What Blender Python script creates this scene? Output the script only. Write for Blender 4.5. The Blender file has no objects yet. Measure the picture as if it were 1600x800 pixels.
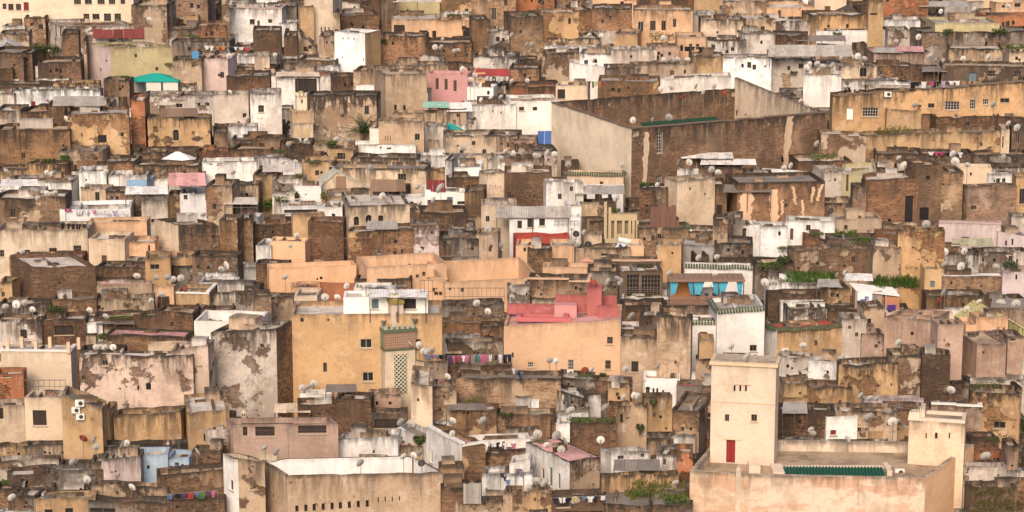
import bpy, math, random
from mathutils import Vector, noise
random.seed(7)
sc = bpy.context.scene
# ------------------------------------------------------------------ camera, sky, sun, exposure
F = 3600.0                      # focal length in pixels of a 1600 px wide picture
PITCH = math.radians(12.0)
CAMZ = 75.0
cd = bpy.data.cameras.new('camera'); cam = bpy.data.objects.new('camera', cd)
sc.collection.objects.link(cam); sc.camera = cam
cam.location = (0, 0, CAMZ); cam.rotation_euler = (math.pi/2 - PITCH, 0, 0)
cd.sensor_width = 36.0; cd.lens = 36.0*F/1600.0; cd.clip_start = 1.0; cd.clip_end = 4000.0
SUN_EL, SUN_AZ = 36.0, 190.0     # azimuth clockwise from the view direction: low, from the right and behind the camera
wd = bpy.data.worlds.new('World'); sc.world = wd; wd.use_nodes = True
nt = wd.node_tree; sky = nt.nodes.new('ShaderNodeTexSky'); sky.sky_type = 'NISHITA'; sky.sun_disc = False
sky.sun_elevation = math.radians(SUN_EL); sky.sun_rotation = math.radians(SUN_AZ)
sky.air_density = 0.6; sky.dust_density = 3.0; sky.ozone_density = 0.0
bg = nt.nodes['Background']; bg.inputs['Strength'].default_value = 0.11
nt.links.new(sky.outputs[0], bg.inputs['Color'])
sl = bpy.data.lights.new('sun', 'SUN'); sun = bpy.data.objects.new('sun', sl); sc.collection.objects.link(sun)
sl.energy = 1.95; sl.angle = math.radians(30.0); sl.color = (1.0, 0.81, 0.62)
_e, _a = math.radians(SUN_EL), math.radians(SUN_AZ)
sdir = Vector((math.sin(_a)*math.cos(_e), math.cos(_a)*math.cos(_e), math.sin(_e)))
sun.rotation_euler = sdir.to_track_quat('Z', 'Y').to_euler(); sun.location = (150, 100, 200)
sc.view_settings.view_transform = 'Standard'; sc.view_settings.look = 'None'
sc.view_settings.gamma = 1.0; sc.view_settings.exposure = 0.66
sc.cycles.max_bounces = 5; sc.cycles.diffuse_bounces = 3; sc.cycles.glossy_bounces = 2
sc.cycles.use_denoising = True

# ------------------------------------------------------------------ surveying helpers: where a thing seen at a picture point stands
CP, SP = math.cos(PITCH), math.sin(PITCH)
def ray(px, py):
    u, v = (px-800.0)/F, (400.0-py)/F
    return Vector((u, CP+v*SP, -SP+v*CP))
def at(px, py, Y):
    d = ray(px, py); t = Y/d.y
    return Vector((d.x*t, Y, CAMZ+d.z*t))
def proj(p):
    y, z = p.y, p.z-CAMZ
    f = y*CP-z*SP; v = y*SP+z*CP
    return 800+F*p.x/f, 400-F*v/f, f
def dep(y):                      # plan distance of what stands at picture row y on the hillside
    d = F/(9.0+9.0*y/800.0)
    return d*(CP+(400.0-y)/F*SP)
_tab = []
for _y in range(1100, -420, -10):
    _Y = dep(_y); _tab.append((_Y, at(800, _y, _Y).z))
def roofz(Y):
    if Y <= _tab[0][0]: return _tab[0][1]
    for (a, za), (b, zb) in zip(_tab, _tab[1:]):
        if Y <= b: return za+(zb-za)*(Y-a)/(b-a)
    return _tab[-1][1]
def ground(x, Y):
    return roofz(Y)-5.0+noise.noise(Vector((x*.02, Y*.02, 3)))*0.8
def sc_at(p): return F/proj(p)[2]     # pixels per metre there

# ------------------------------------------------------------------ materials
MAT = {}
def nodes(name):
    m = bpy.data.materials.new(name); m.use_nodes = True
    t = m.node_tree; b = t.nodes['Principled BSDF']; MAT[name] = m
    return m, t, b
class T:
    def __init__(s, t): s.t = t
    def n(s, ty, **k):
        o = s.t.nodes.new(ty)
        for a, v in k.items():
            if a.startswith('i_'): o.inputs[a[2:].replace('_', ' ')].default_value = v
            else: setattr(o, a, v)
        return o
    def l(s, a, b): s.t.links.new(a, b)
    def math(s, op, a, b=None, clamp=False):
        o = s.n('ShaderNodeMath', operation=op); o.use_clamp = clamp
        for i, v in enumerate((a, b)):
            if v is None: continue
            if hasattr(v, 'is_output'): s.l(v, o.inputs[i])
            else: o.inputs[i].default_value = v
        return o.outputs[0]
    def mix(s, fac, a, b, mode='MIX'):
        o = s.n('ShaderNodeMix', data_type='RGBA', blend_type=mode)
        for i, v in ((0, fac), (6, a), (7, b)):
            if hasattr(v, 'is_output'): s.l(v, o.inputs[i])
            else: o.inputs[i].default_value = v if i == 0 else (*v, 1)
        return o.outputs[2]
    def ramp(s, v, lo, hi, a=0.0, b=1.0):
        o = s.n('ShaderNodeMapRange'); o.interpolation_type = 'SMOOTHSTEP'; s.l(v, o.inputs[0])
        for i, q in zip((1, 2, 3, 4), (lo, hi, a, b)): o.inputs[i].default_value = q
        return o.outputs[0]
    def noise(s, vec, scale, detail=4, rough=.6, w=None):
        o = s.n('ShaderNodeTexNoise'); o.inputs['Scale'].default_value = scale
        o.inputs['Detail'].default_value = detail; o.inputs['Roughness'].default_value = rough
        s.l(vec, o.inputs['Vector']); return o.outputs['Fac']
    def bump(s, h, b, st=.4, d=.05):
        o = s.n('ShaderNodeBump'); o.inputs['Strength'].default_value = st; o.inputs['Distance'].default_value = d
        s.l(h, o.inputs['Height']); s.l(o.outputs[0], b.inputs['Normal'])

def mat_wall():
    m, t, b = nodes('weathered_plaster'); k = T(t)
    uv = k.n('ShaderNodeUVMap').outputs[0]; oi = k.n('ShaderNodeObjectInfo')
    off = k.n('ShaderNodeCombineXYZ'); r97 = k.math('MULTIPLY', oi.outputs['Random'], 97.0)
    k.l(r97, off.inputs[0]); k.l(r97, off.inputs[2])
    add = k.n('ShaderNodeVectorMath', operation='ADD'); k.l(uv, add.inputs[0]); k.l(off.outputs[0], add.inputs[1]); P = add.outputs[0]
    sep = k.n('ShaderNodeSeparateXYZ'); k.l(uv, sep.inputs[0]); v = sep.outputs[1]
    def attr(n):
        a = k.n('ShaderNodeAttribute', attribute_type='OBJECT', attribute_name=n); return a.outputs['Fac']
    def stretched(x, y, z=1):
        q = k.n('ShaderNodeMapping'); k.l(P, q.inputs[0]); q.inputs['Scale'].default_value = (x, y, z); return q.outputs[0]
    br, gr = attr('exposed'), attr('grime')
    base = oi.outputs['Color']
    big = k.noise(P, .20, 6, .6); mid = k.noise(P, .75, 8, .7); fine = k.noise(P, 3.2, 6, .75)
    # blotched limewash: browner, paler and greyer zones
    c1 = k.mix(k.math('MULTIPLY', k.ramp(big, .44, .60), k.math('ADD', k.math('MULTIPLY', gr, .5), .15), True), base, k.mix(.6, base, (.20, .125, .07)))
    c1 = k.mix(k.math('MULTIPLY', k.ramp(mid, .54, .64), k.math('ADD', k.math('MULTIPLY', gr, .45), .1), True), c1, k.mix(.55, base, (.66, .58, .48)))
    c1 = k.mix(k.math('MULTIPLY', k.ramp(k.noise(P, .55, 9, .75), .52, .62), k.math('MULTIPLY', gr, .6), True), c1, k.mix(.65, base, (.13, .085, .055)))
    c1 = k.mix(k.math('MULTIPLY', k.ramp(fine, .50, .66), k.math('ADD', k.math('MULTIPLY', gr, .35), .1), True), c1, k.mix(.55, base, (.14, .09, .055)))
    rs = k.math('MULTIPLY', k.ramp(k.noise(stretched(.16, .42), 1.0, 7, .62), .50, .56), attr('rust'), True)
    c1 = k.mix(rs, c1, (.47, .20, .10))
    # exposed rubble brick: coursed, uneven, with holes
    bt = k.n('ShaderNodeTexBrick'); k.l(P, bt.inputs['Vector'])
    bt.inputs['Scale'].default_value = 1.0; bt.inputs['Brick Width'].default_value = .46; bt.inputs['Row Height'].default_value = .17
    bt.inputs['Mortar Size'].default_value = .022; bt.inputs['Mortar Smooth'].default_value = .4; bt.inputs['Bias'].default_value = -.1
    bt.inputs['Color1'].default_value = (.25, .14, .08, 1); bt.inputs['Color2'].default_value = (.12, .07, .043, 1)
    bt.inputs['Mortar'].default_value = (.33, .235, .155, 1)
    band = k.noise(stretched(.45, 3.4), 1.0, 7, .7); rub = k.noise(stretched(1.7, 3.6), 1.3, 8, .75)
    bc = k.mix(k.ramp(band, .40, .64), bt.outputs['Color'], (.36, .235, .145))
    bc = k.mix(k.ramp(rub, .47, .60), bc, (.07, .044, .03))
    bc = k.mix(k.ramp(k.noise(P, .33, 6, .65), .50, .62), bc, k.mix(.4, base, (.12, .075, .05)))
    bc = k.mix(.2, bc, base)
    rv = oi.outputs['Random']; tint = k.n('ShaderNodeValToRGB'); k.l(rv, tint.inputs[0]); cr = tint.color_ramp; cr.elements[0].color = (.55, .54, .55, 1); cr.elements[1].color = (1.1, .90, .78, 1)
    for ps, cl in ((.3, (.95, .82, .74, 1)), (.55, (.72, .68, .66, 1)), (.8, (1.2, 1.14, 1.06, 1))): e_ = cr.elements.new(ps); e_.color = cl
    bc = k.mix(1.0, bc, tint.outputs[0], 'MULTIPLY')
    big2 = k.ramp(k.noise(P, .16, 5, .6), .45, .62); bc = k.mix(k.math('MULTIPLY', big2, .55), bc, (.06, .042, .032))
    mk = k.math('ADD', k.noise(P, .28, 9, .66), k.math('MULTIPLY', k.math('SUBTRACT', br, .5), .50))
    mk = k.ramp(mk, .50, .53)
    c2 = k.mix(mk, c1, bc)
    # rain streaks and black lichen from the wall head downwards
    st = k.noise(stretched(1.25, .15), 1.0, 9, .75)
    ln = k.math('MULTIPLY', k.ramp(k.noise(stretched(.3, .02), 1.0, 5, .65), .36, .66), 3.6)
    fall = k.math('ADD', 1.0, k.math('DIVIDE', v, k.math('ADD', ln, .3)), True)
    gm = k.math('MULTIPLY', k.math('MULTIPLY', k.math('POWER', fall, .8), k.ramp(st, .38, .58)), gr, True)
    c3 = k.mix(k.math('MULTIPLY', gm, .92), c2, (.04, .031, .025))
    head = k.math('MULTIPLY', k.math('MULTIPLY', k.ramp(v, -.42, -.04), k.ramp(k.noise(stretched(.5, .1), 1.0, 6, .7), .40, .56)), k.math('MULTIPLY', gr, .9), True)
    c3 = k.mix(head, c3, (.045, .036, .028))
    # long faint runs over the whole height
    run = k.math('MULTIPLY', k.ramp(st, .55, .68), k.math('MULTIPLY', gr, .55), True)
    c3 = k.mix(run, c3, k.mix(.45, (.06, .045, .033), base))
    k.l(c3, b.inputs['Base Color']); b.inputs['Roughness'].default_value = .93; b.inputs['Specular IOR Level'].default_value = .2
    h = k.math('ADD', k.math('MULTIPLY', fine, .7), k.math('ADD', k.math('MULTIPLY', mid, .9), k.math('MULTIPLY', mk, k.math('SUBTRACT', k.math('MULTIPLY', rub, -1.2), .35))))
    k.bump(h, b, .9, .12)
def mat_roof():
    m, t, b = nodes('roof_screed'); k = T(t)
    g = k.n('ShaderNodeNewGeometry').outputs['Position']; base = k.n('ShaderNodeObjectInfo').outputs['Color']
    a = k.noise(g, .35, 6, .65); f = k.noise(g, 2.6, 6, .7)
    c = k.mix(k.ramp(a, .42, .66), base, k.mix(.6, base, (.09, .07, .05)))
    c = k.mix(k.ramp(f, .5, .72), c, k.mix(.55, base, (.34, .27, .2)))
    c = k.mix(k.math('MULTIPLY', k.ramp(k.noise(g, .9, 7, .75), .55, .66), .7), c, (.06, .05, .035))
    k.l(c, b.inputs['Base Color']); b.inputs['Roughness'].default_value = .92; b.inputs['Specular IOR Level'].default_value = .2
    k.bump(f, b, .6, .06)
def mat_paint(name, rough=.8, sc_=2.0, amt=.35, dirt=(.14, .10, .07), metal=0, bumpv=.2):
    m, t, b = nodes(name); k = T(t)
    g = k.n('ShaderNodeNewGeometry').outputs['Position']; base = k.n('ShaderNodeObjectInfo').outputs['Color']
    a = k.noise(g, sc_, 6, .68)
    c = k.mix(k.math('MULTIPLY', k.ramp(a, .45, .72), amt), base, k.mix(.7, base, dirt))
    k.l(c, b.inputs['Base Color']); b.inputs['Roughness'].default_value = rough; b.inputs['Metallic'].default_value = metal
    b.inputs['Specular IOR Level'].default_value = .3
    k.bump(a, b, bumpv, .04)
def mat_leaf():
    m, t, b = nodes('leaf'); k = T(t)
    oi = k.n('ShaderNodeObjectInfo'); g = k.n('ShaderNodeNewGeometry')
    a = k.noise(g.outputs['Position'], 3.0, 3, .6)
    c = k.mix(k.ramp(a, .38, .62), oi.outputs['Color'], k.mix(.5, oi.outputs['Color'], (.16, .15, .03)))
    c = k.mix(k.math('MULTIPLY', g.outputs['Random Per Island'], .6), c, k.mix(.6, oi.outputs['Color'], (.02, .035, .01)))
    k.l(c, b.inputs['Base Color']); b.inputs['Roughness'].default_value = .7; b.inputs['Specular IOR Level'].default_value = .25
def mat_corr():
    m, t, b = nodes('corrugated_sheet'); k = T(t)
    tc = k.n('ShaderNodeTexCoord').outputs['Object']; g = k.n('ShaderNodeNewGeometry').outputs['Position']
    base = k.n('ShaderNodeObjectInfo').outputs['Color']
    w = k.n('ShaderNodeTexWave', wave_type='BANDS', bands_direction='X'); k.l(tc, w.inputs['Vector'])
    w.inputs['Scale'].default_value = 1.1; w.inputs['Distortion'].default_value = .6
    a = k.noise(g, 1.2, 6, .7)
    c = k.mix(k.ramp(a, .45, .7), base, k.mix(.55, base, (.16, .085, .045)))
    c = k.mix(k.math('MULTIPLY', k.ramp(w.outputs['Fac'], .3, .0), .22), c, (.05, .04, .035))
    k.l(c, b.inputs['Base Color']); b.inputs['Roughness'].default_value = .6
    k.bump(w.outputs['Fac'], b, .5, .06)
def mat_glass():
    m, t, b = nodes('dark_glass'); b.inputs['Base Color'].default_value = (.022, .02, .02, 1); b.inputs['Roughness'].default_value = .25
def mat_ground():
    m, t, b = nodes('earth'); k = T(t); g = k.n('ShaderNodeNewGeometry').outputs['Position']
    a = k.noise(g, .6, 8, .7)
    c = k.mix(k.ramp(a, .4, .65), (.13, .095, .06), (.07, .055, .035))
    c = k.mix(k.ramp(k.noise(g, .13, 4, .6), .52, .64), c, (.06, .065, .025))
    k.l(c, b.inputs['Base Color']); b.inputs['Roughness'].default_value = .95; k.bump(a, b, .8, .2)
mat_wall(); mat_roof(); mat_leaf(); mat_corr(); mat_glass(); mat_ground()
mat_paint('paint'); mat_paint('cloth', .95, 5, .15, bumpv=.5); mat_paint('wood', .8, 6, .5, (.05, .03, .02))
mat_paint('metal', .5, 4, .4, (.12, .07, .04), .3); mat_paint('dish_paint', .55, 3, .35, (.22, .19, .16), 0, .05)
mat_paint('tile', .45, 5, .5, (.05, .06, .02), 0, .4)

# ------------------------------------------------------------------ mesh and object helpers
COL = sc.collection
class M:
    def __init__(s): s.v = []; s.f = []; s.uv = []
    def quad(s, a, b, c, d, uv=None):
        i = len(s.v); s.v += [tuple(a), tuple(b), tuple(c), tuple(d)]; s.f.append((i, i+1, i+2, i+3))
        s.uv += uv or [(0, 0), (1, 0), (1, 1), (0, 1)]; return s
    def poly(s, pts):
        i = len(s.v); s.v += [tuple(p) for p in pts]; s.f.append(tuple(range(i, i+len(pts)))); s.uv += [(p[0]+p[1], p[2]) for p in pts]; return s
    def box(s, c, size, ax=None, top=1.0):
        """box: centre of the base c, size (along, deep, high); ax = (along, deep) plan unit vectors; top = taper"""
        c = Vector(c); w, d, h = size; X, Yv = ax or (Vector((1, 0, 0)), Vector((0, 1, 0))); Z = Vector((0, 0, 1))
        def P(i, j, k_): q = top if k_ else 1; return c+X*(i*w/2*q)+Yv*(j*d/2*q)+Z*(h*k_)
        for (i, j), (i2, j2), L in (((-1, -1), (1, -1), w), ((1, -1), (1, 1), d), ((1, 1), (-1, 1), w), ((-1, 1), (-1, -1), d)):
            s.quad(P(i, j, 0), P(i2, j2, 0), P(i2, j2, 1), P(i, j, 1), [(0, -h), (L, -h), (L, 0), (0, 0)])
        s.quad(P(-1, -1, 1), P(1, -1, 1), P(1, 1, 1), P(-1, 1, 1), [(0, 0), (w, 0), (w, d), (0, d)])
        s.quad(P(-1, 1, 0), P(1, 1, 0), P(1, -1, 0), P(-1, -1, 0))
        return s
    def bar(s, a, b, r, n=6):
        a, b = Vector(a), Vector(b); d = (b-a); u = d.orthogonal().normalized(); w = d.cross(u).normalized()
        R = [u*math.cos(6.2832*i/n)*r+w*math.sin(6.2832*i/n)*r for i in range(n)]
        for i in range(n):
            j = (i+1) % n; s.quad(a+R[i], a+R[j], b+R[j], b+R[i])
        s.poly([b+R[i] for i in range(n)]); s.poly([a+R[n-1-i] for i in range(n)])
        return s
    def sheet(s, p, th=.05):          # a thin solid panel from four corners
        p = [Vector(q) for q in p]; n = (p[1]-p[0]).cross(p[3]-p[0]).normalized()*th; q = [a-n for a in p]
        s.quad(*p); s.quad(q[3], q[2], q[1], q[0])
        for i in range(4):
            j = (i+1) % 4; s.quad(p[j], p[i], q[i], q[j])
        return s
    def lathe(s, c, prof, n=10):
        c = Vector(c)
        rings = [[c+Vector((r*math.cos(6.2832*i/n), r*math.sin(6.2832*i/n), z)) for i in range(n)] for r, z in prof]
        for A, B_ in zip(rings, rings[1:]):
            for i in range(n):
                j = (i+1) % n; s.quad(A[i], A[j], B_[j], B_[i])
        return s
    def build(s, name, mat, parent=None, color=None, org=None):
        if not s.v: return None
        me = bpy.data.meshes.new(name)
        o_ = Vector(org) if org is not None else None
        vs = [tuple(Vector(p)-o_) for p in s.v] if o_ is not None else s.v
        me.from_pydata(vs, [], s.f)
        ul = me.uv_layers.new(name='UVMap'); flat = [x for p in s.uv for x in p]
        if len(flat) == 2*len(me.loops): ul.data.foreach_set('uv', flat)
        me.materials.append(MAT[mat])
        o = bpy.data.objects.new(name, me); COL.objects.link(o)
        if o_ is not None: o.location = o_
        if parent is not None: o.parent = parent
        if color is not None: o.color = (*color, 1)
        return o
def empty(name, loc):
    o = bpy.data.objects.new(name, None); COL.objects.link(o); o.location = loc; o.empty_display_size = .3
    return o
def tag(o, label=None, cat=None, group=None, kind=None):
    if label: o['label'] = label
    if cat: o['category'] = cat
    if group: o['group'] = group
    if kind: o['kind'] = kind
    return o
PAL = dict(W=(.82, .79, .75), w=(.58, .52, .46), c=(.67, .53, .39), t=(.47, .35, .245), o=(.51, .33, .175), p=(.68, .43, .265), k=(.24, .155, .10),
           g=(.23, .20, .175), r=(.42, .17, .085), P=(.60, .32, .31), m=(.56, .45, .43), y=(.50, .43, .25), d=(.13, .085, .055), b=(.36, .45, .54),
           q=(.43, .295, .225), a=(.60, .46, .37), s=(.40, .37, .335), R=(.40, .055, .05), n=(.045, .10, .035), T=(.02, .33, .27), B=(.05, .16, .50), l=(.36, .34, .20), z=(.05, .045, .04), H=(.84, .69, .52))
WORD = dict(W='white', w='dirty white', c='cream', t='tan', o='ochre', p='peach', k='brown brick', g='grey', r='red brick', P='pink', m='lilac', y='yellow',
            d='dark brown', b='blue', q='pinkish brown', a='pinkish cream', s='pale grey', R='dark red')

# ------------------------------------------------------------------ houses
HOUSES = []; SPEC = []
def parse(s):
    out = []
    for tok in (s or '').split():
        kd = ''
        while tok[-1].isalpha(): kd = tok[-1]+kd; tok = tok[:-1]
        out.append([float(q) for q in tok.split(',')]+[kd])
    return out
def B(x0, x1, yt, yb, c, a=None, r=None, xs=None, yt2=None, par=.45, rc=None, w='', sw='', br=None, gr=None, n=None, ref=None, d=None, cap=None, cat='house', nm='house', jit=None, sc_=None, at_=None, base=None, ic=None):
    SPEC.append(dict(x0=x0, x1=x1, yt=yt, yb=yb, c=c, a=a, r=r, xs=xs, yt2=yt2, par=par, rc=rc, w=w, sw=sw, br=br, gr=gr, n=n, ref=ref, d=d, cap=cap, cat=cat, nm=nm, jit=jit, sc_=sc_, at_=at_, base=base, ic=ic))
BR = dict(W=.18, w=.42, c=.15, t=.42, o=.35, p=.1, k=.86, g=.55, r=.7, P=.05, m=.12, y=.12, d=.8, b=.12, q=.35, a=.4, H=.12, s=.2, R=.05)
GR = dict(W=.8, w=.9, c=.7, t=1.0, o=.9, p=.5, k=1.3, g=1.2, r=.8, P=.35, m=.5, y=.6, d=1.0, b=.4, q=.9, a=1.0, H=.5, s=.6, R=.3)
RC = dict(W='w', w='g', c='w', t='g', o='g', p='t', k='g', g='g', r='g', P='P', m='w', y='t', d='g', b='s', q='g', a='g', s='s', R='R')
RV = .2
def plan(s):
    rnd = random.Random(int(s['x0']*131+s['yt']*17))
    if s['a'] is None: s['a'] = rnd.uniform(-9, 9)
    a = math.radians(s['a']); Y = dep(s['at_'] if s['at_'] else s['yb'])
    X = Vector((math.cos(a), math.sin(a), 0)); N = Vector((-math.sin(a), math.cos(a), 0))
    def hit(px, A, D):               # where the plan sight line of a picture column meets the line A + t D
        q = ray(px, 400); den = D.x*q.y-D.y*q.x
        return (-A.x*q.y+A.y*q.x)/den
    if a >= 0:
        A = at(s['x0'], s['yb'], Y); zt = at(s['x0'], s['yt'], Y).z; A.z = 0
        L = hit(s['x1'], A, X); C = A+X*L
        zr = zt if s['yt2'] is None else at(s['x1'], s['yt2'], C.y).z
        zl = zt
    else:
        C = at(s['x1'], s['yb'], Y); yt2 = s['yt'] if s['yt2'] is None else s['yt2']; zt = at(s['x1'], yt2, Y).z; C.z = 0
        L = -hit(s['x0'], C, X); A = C-X*L
        zr = zt; zl = zt if s['yt2'] is None else at(s['x0'], s['yt'], A.y).z
    L = max(L, .4)
    if s['d'] is None and s['xs'] is not None:
        K = A if a >= 0 else C; dd = hit(s['xs'], K, N)
        if s['r'] is not None or not 1.5 < dd < 13:      # out of square, as most houses here: run the flank to where its far corner is seen
            dd = 7.0
            if s['r'] is not None:
                zk = zl if a >= 0 else zr; y0 = proj(Vector((K.x, K.y, zk)))[1]; lo, hi = .6, 40.0
                for _ in range(30):
                    md = (lo+hi)/2
                    if y0-proj(Vector((K.x, K.y+md, zk)))[1] < s['r']: lo = md
                    else: hi = md
                dd = lo
            q = ray(s['xs'], 400); S = Vector((q.x/q.y*(K.y+dd), K.y+dd, 0)); N = S-K; dd = N.length; N = N/dd
        s['d'] = dd
    if s['d'] is None:
        r = s['r'] if s['r'] is not None else 4+6*s['yb']/800+rnd.uniform(0, 5)
        lo, hi = .6, 45.0
        mid_ = (A+C)/2; yref = proj(Vector((mid_.x, mid_.y, (zl+zr)/2)))[1]
        for _ in range(30):
            md = (lo+hi)/2; p = mid_+N*md; p.z = (zl+zr)/2
            if yref-proj(p)[1] < r: lo = md
            else: hi = md
        s['d'] = lo
    s['d'] = max(1.2, min(s['d'], 45))
    s.update(A=A, C=A+X*L, X=X, N=N, L=L, zl=zl, zr=zr, Y=Y)
    s['Q'] = [s['A'], s['C'], s['C']+N*s['d'], s['A']+N*s['d']]
def wallface(m, P, Q, zb, ztf, holes, th=RV, umax=.9):
    L = (Q-P).length; X = (Q-P)/L; inn = Vector((-X.y, X.x, 0))
    n = max(1, int(L/umax)); us = {0.0, L}
    for i in range(1, n): us.add(L*i/n)
    hs = []
    for (u0, u1, z0, z1) in holes:
        if u0 < .08 or u1 > L-.08: continue
        tops = min(ztf(P+X*u0), ztf(P+X*u1))-.12
        z1 = min(z1, tops); z0 = max(z0, zb+.05)
        if z1-z0 < .1: continue
        hs.append((u0, u1, z0, z1))
        us = {u for u in us if u in (0.0, L) or not (u0-.1 < u < u1+.1)}
    us = sorted(us | {u for h in hs for u in h[:2]}); zs = sorted({zb} | {h[2] for h in hs} | {h[3] for h in hs})
    for a, b in zip(us, us[1:]):
        pa, pb = P+X*a, P+X*b; ta, tb = ztf(pa), ztf(pb); um = (a+b)/2
        rows = zs+[None]
        for z0, z1 in zip(rows, rows[1:]):
            zm = (z0+z1)/2 if z1 is not None else None
            if zm is not None and any(h[0] < um < h[1] and h[2] < zm < h[3] for h in hs): continue
            a0, b0 = Vector((pa.x, pa.y, z0)), Vector((pb.x, pb.y, z0))
            a1 = Vector((pa.x, pa.y, ta if z1 is None else z1)); b1 = Vector((pb.x, pb.y, tb if z1 is None else z1))
            m.quad(a0, b0, b1, a1, [(a, z0-ta), (b, z0-tb), (b, b1.z-tb), (a, a1.z-ta)])
    for (u0, u1, z0, z1) in hs:
        o = inn*th; p0, p1 = P+X*u0, P+X*u1
        c = [Vector((p0.x, p0.y, z0)), Vector((p1.x, p1.y, z0)), Vector((p1.x, p1.y, z1)), Vector((p0.x, p0.y, z1))]
        for i in range(4):
            j = (i+1) % 4; m.quad(c[i], c[j], c[j]+o, c[i]+o, [(u0, -3.0)]*4)
    return hs
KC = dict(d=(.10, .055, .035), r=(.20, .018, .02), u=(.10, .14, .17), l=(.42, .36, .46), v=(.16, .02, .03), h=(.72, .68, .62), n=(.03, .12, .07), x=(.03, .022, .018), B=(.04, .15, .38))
def opening(o, P, X, hole, kd, ppm):
    """window or door set into its reveal: pane or leaf, frame, bars"""
    u0, u1, z0, z1 = hole; inn = Vector((-X.y, X.x, 0)); w, h = u1-u0, z1-z0
    def pt(u, z, dp): q = P+X*u+inn*dp; return Vector((q.x, q.y, z))
    c = pt((u0+u1)/2, z0, RV+.03)
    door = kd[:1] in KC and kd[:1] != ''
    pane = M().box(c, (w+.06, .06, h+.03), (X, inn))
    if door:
        q = pane.build('door', 'wood', o, KC[kd[0]])  # kind x: near-black leaf, also painting the shade of open holes
        f = M(); 
        for k in (.25, .75): f.box(pt(u0+w*k, z0+h*.08, RV-.02), (w*.36, .03, h*.84), (X, inn))
        f.build('panel', 'wood', q, tuple(min(1, v*1.25) for v in KC[kd[0]]))
    else:
        q = pane.build('window', 'dark_glass', o)
        if w*ppm > 4.5 and 's' not in kd:
            f = M(); fw = .05; col = (.20, .15, .11) if 'w' not in kd else (.52, .48, .43)
            for k in (0, 1): f.box(pt(u0+fw/2 if k == 0 else u1-fw/2, z0, RV-.05), (fw, .05, h), (X, inn))
            for z in (z0, z1-fw): f.box(pt((u0+u1)/2, z, RV-.045), (w-2*fw, .05, fw), (X, inn))
            nb = 1 if 'g' not in kd else max(2, int(w/.42)); nh = 0 if 'g' not in kd else max(1, int(h/.5))
            for k in range(1, nb+1): f.box(pt(u0+w*k/(nb+1), z0+fw, RV-.055), (.04, .03, h-2*fw), (X, inn))
            for k in range(1, nh+1): f.box(pt((u0+u1)/2, z0+h*k/(nh+1)-.02, RV-.06), (w-2*fw, .02, .035), (X, inn))
            f.build('frame', 'wood', q, col)
    if w*ppm > 8 and 's' not in kd and 'n' not in kd:
        M().box(pt((u0+u1)/2, z0-.1, -.05), (w+.24, .14, .08), (X, inn)).build('sill', 'paint', o, (.45, .36, .26))
    if 'a' in kd:                     # arched head: moulding round the top
        f = M(); R = w/2+.06
        for i in range(8):
            t0, t1 = math.pi*i/8, math.pi*(i+1)/8
            f.bar(pt((u0+u1)/2-R*math.cos(t0), z1-.02+R*.9*math.sin(t0), -.02), pt((u0+u1)/2-R*math.cos(t1), z1-.02+R*.9*math.sin(t1), -.02), .05, 5)
        f.build('arch', 'paint', o, (.5, .4, .28))
        M().poly([pt((u0+u1)/2-w/2*math.cos(math.pi*i/8), z1+w*.42*math.sin(math.pi*i/8), -.012) for i in range(9)][::-1]).build('lunette', 'dark_glass', o)
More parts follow.
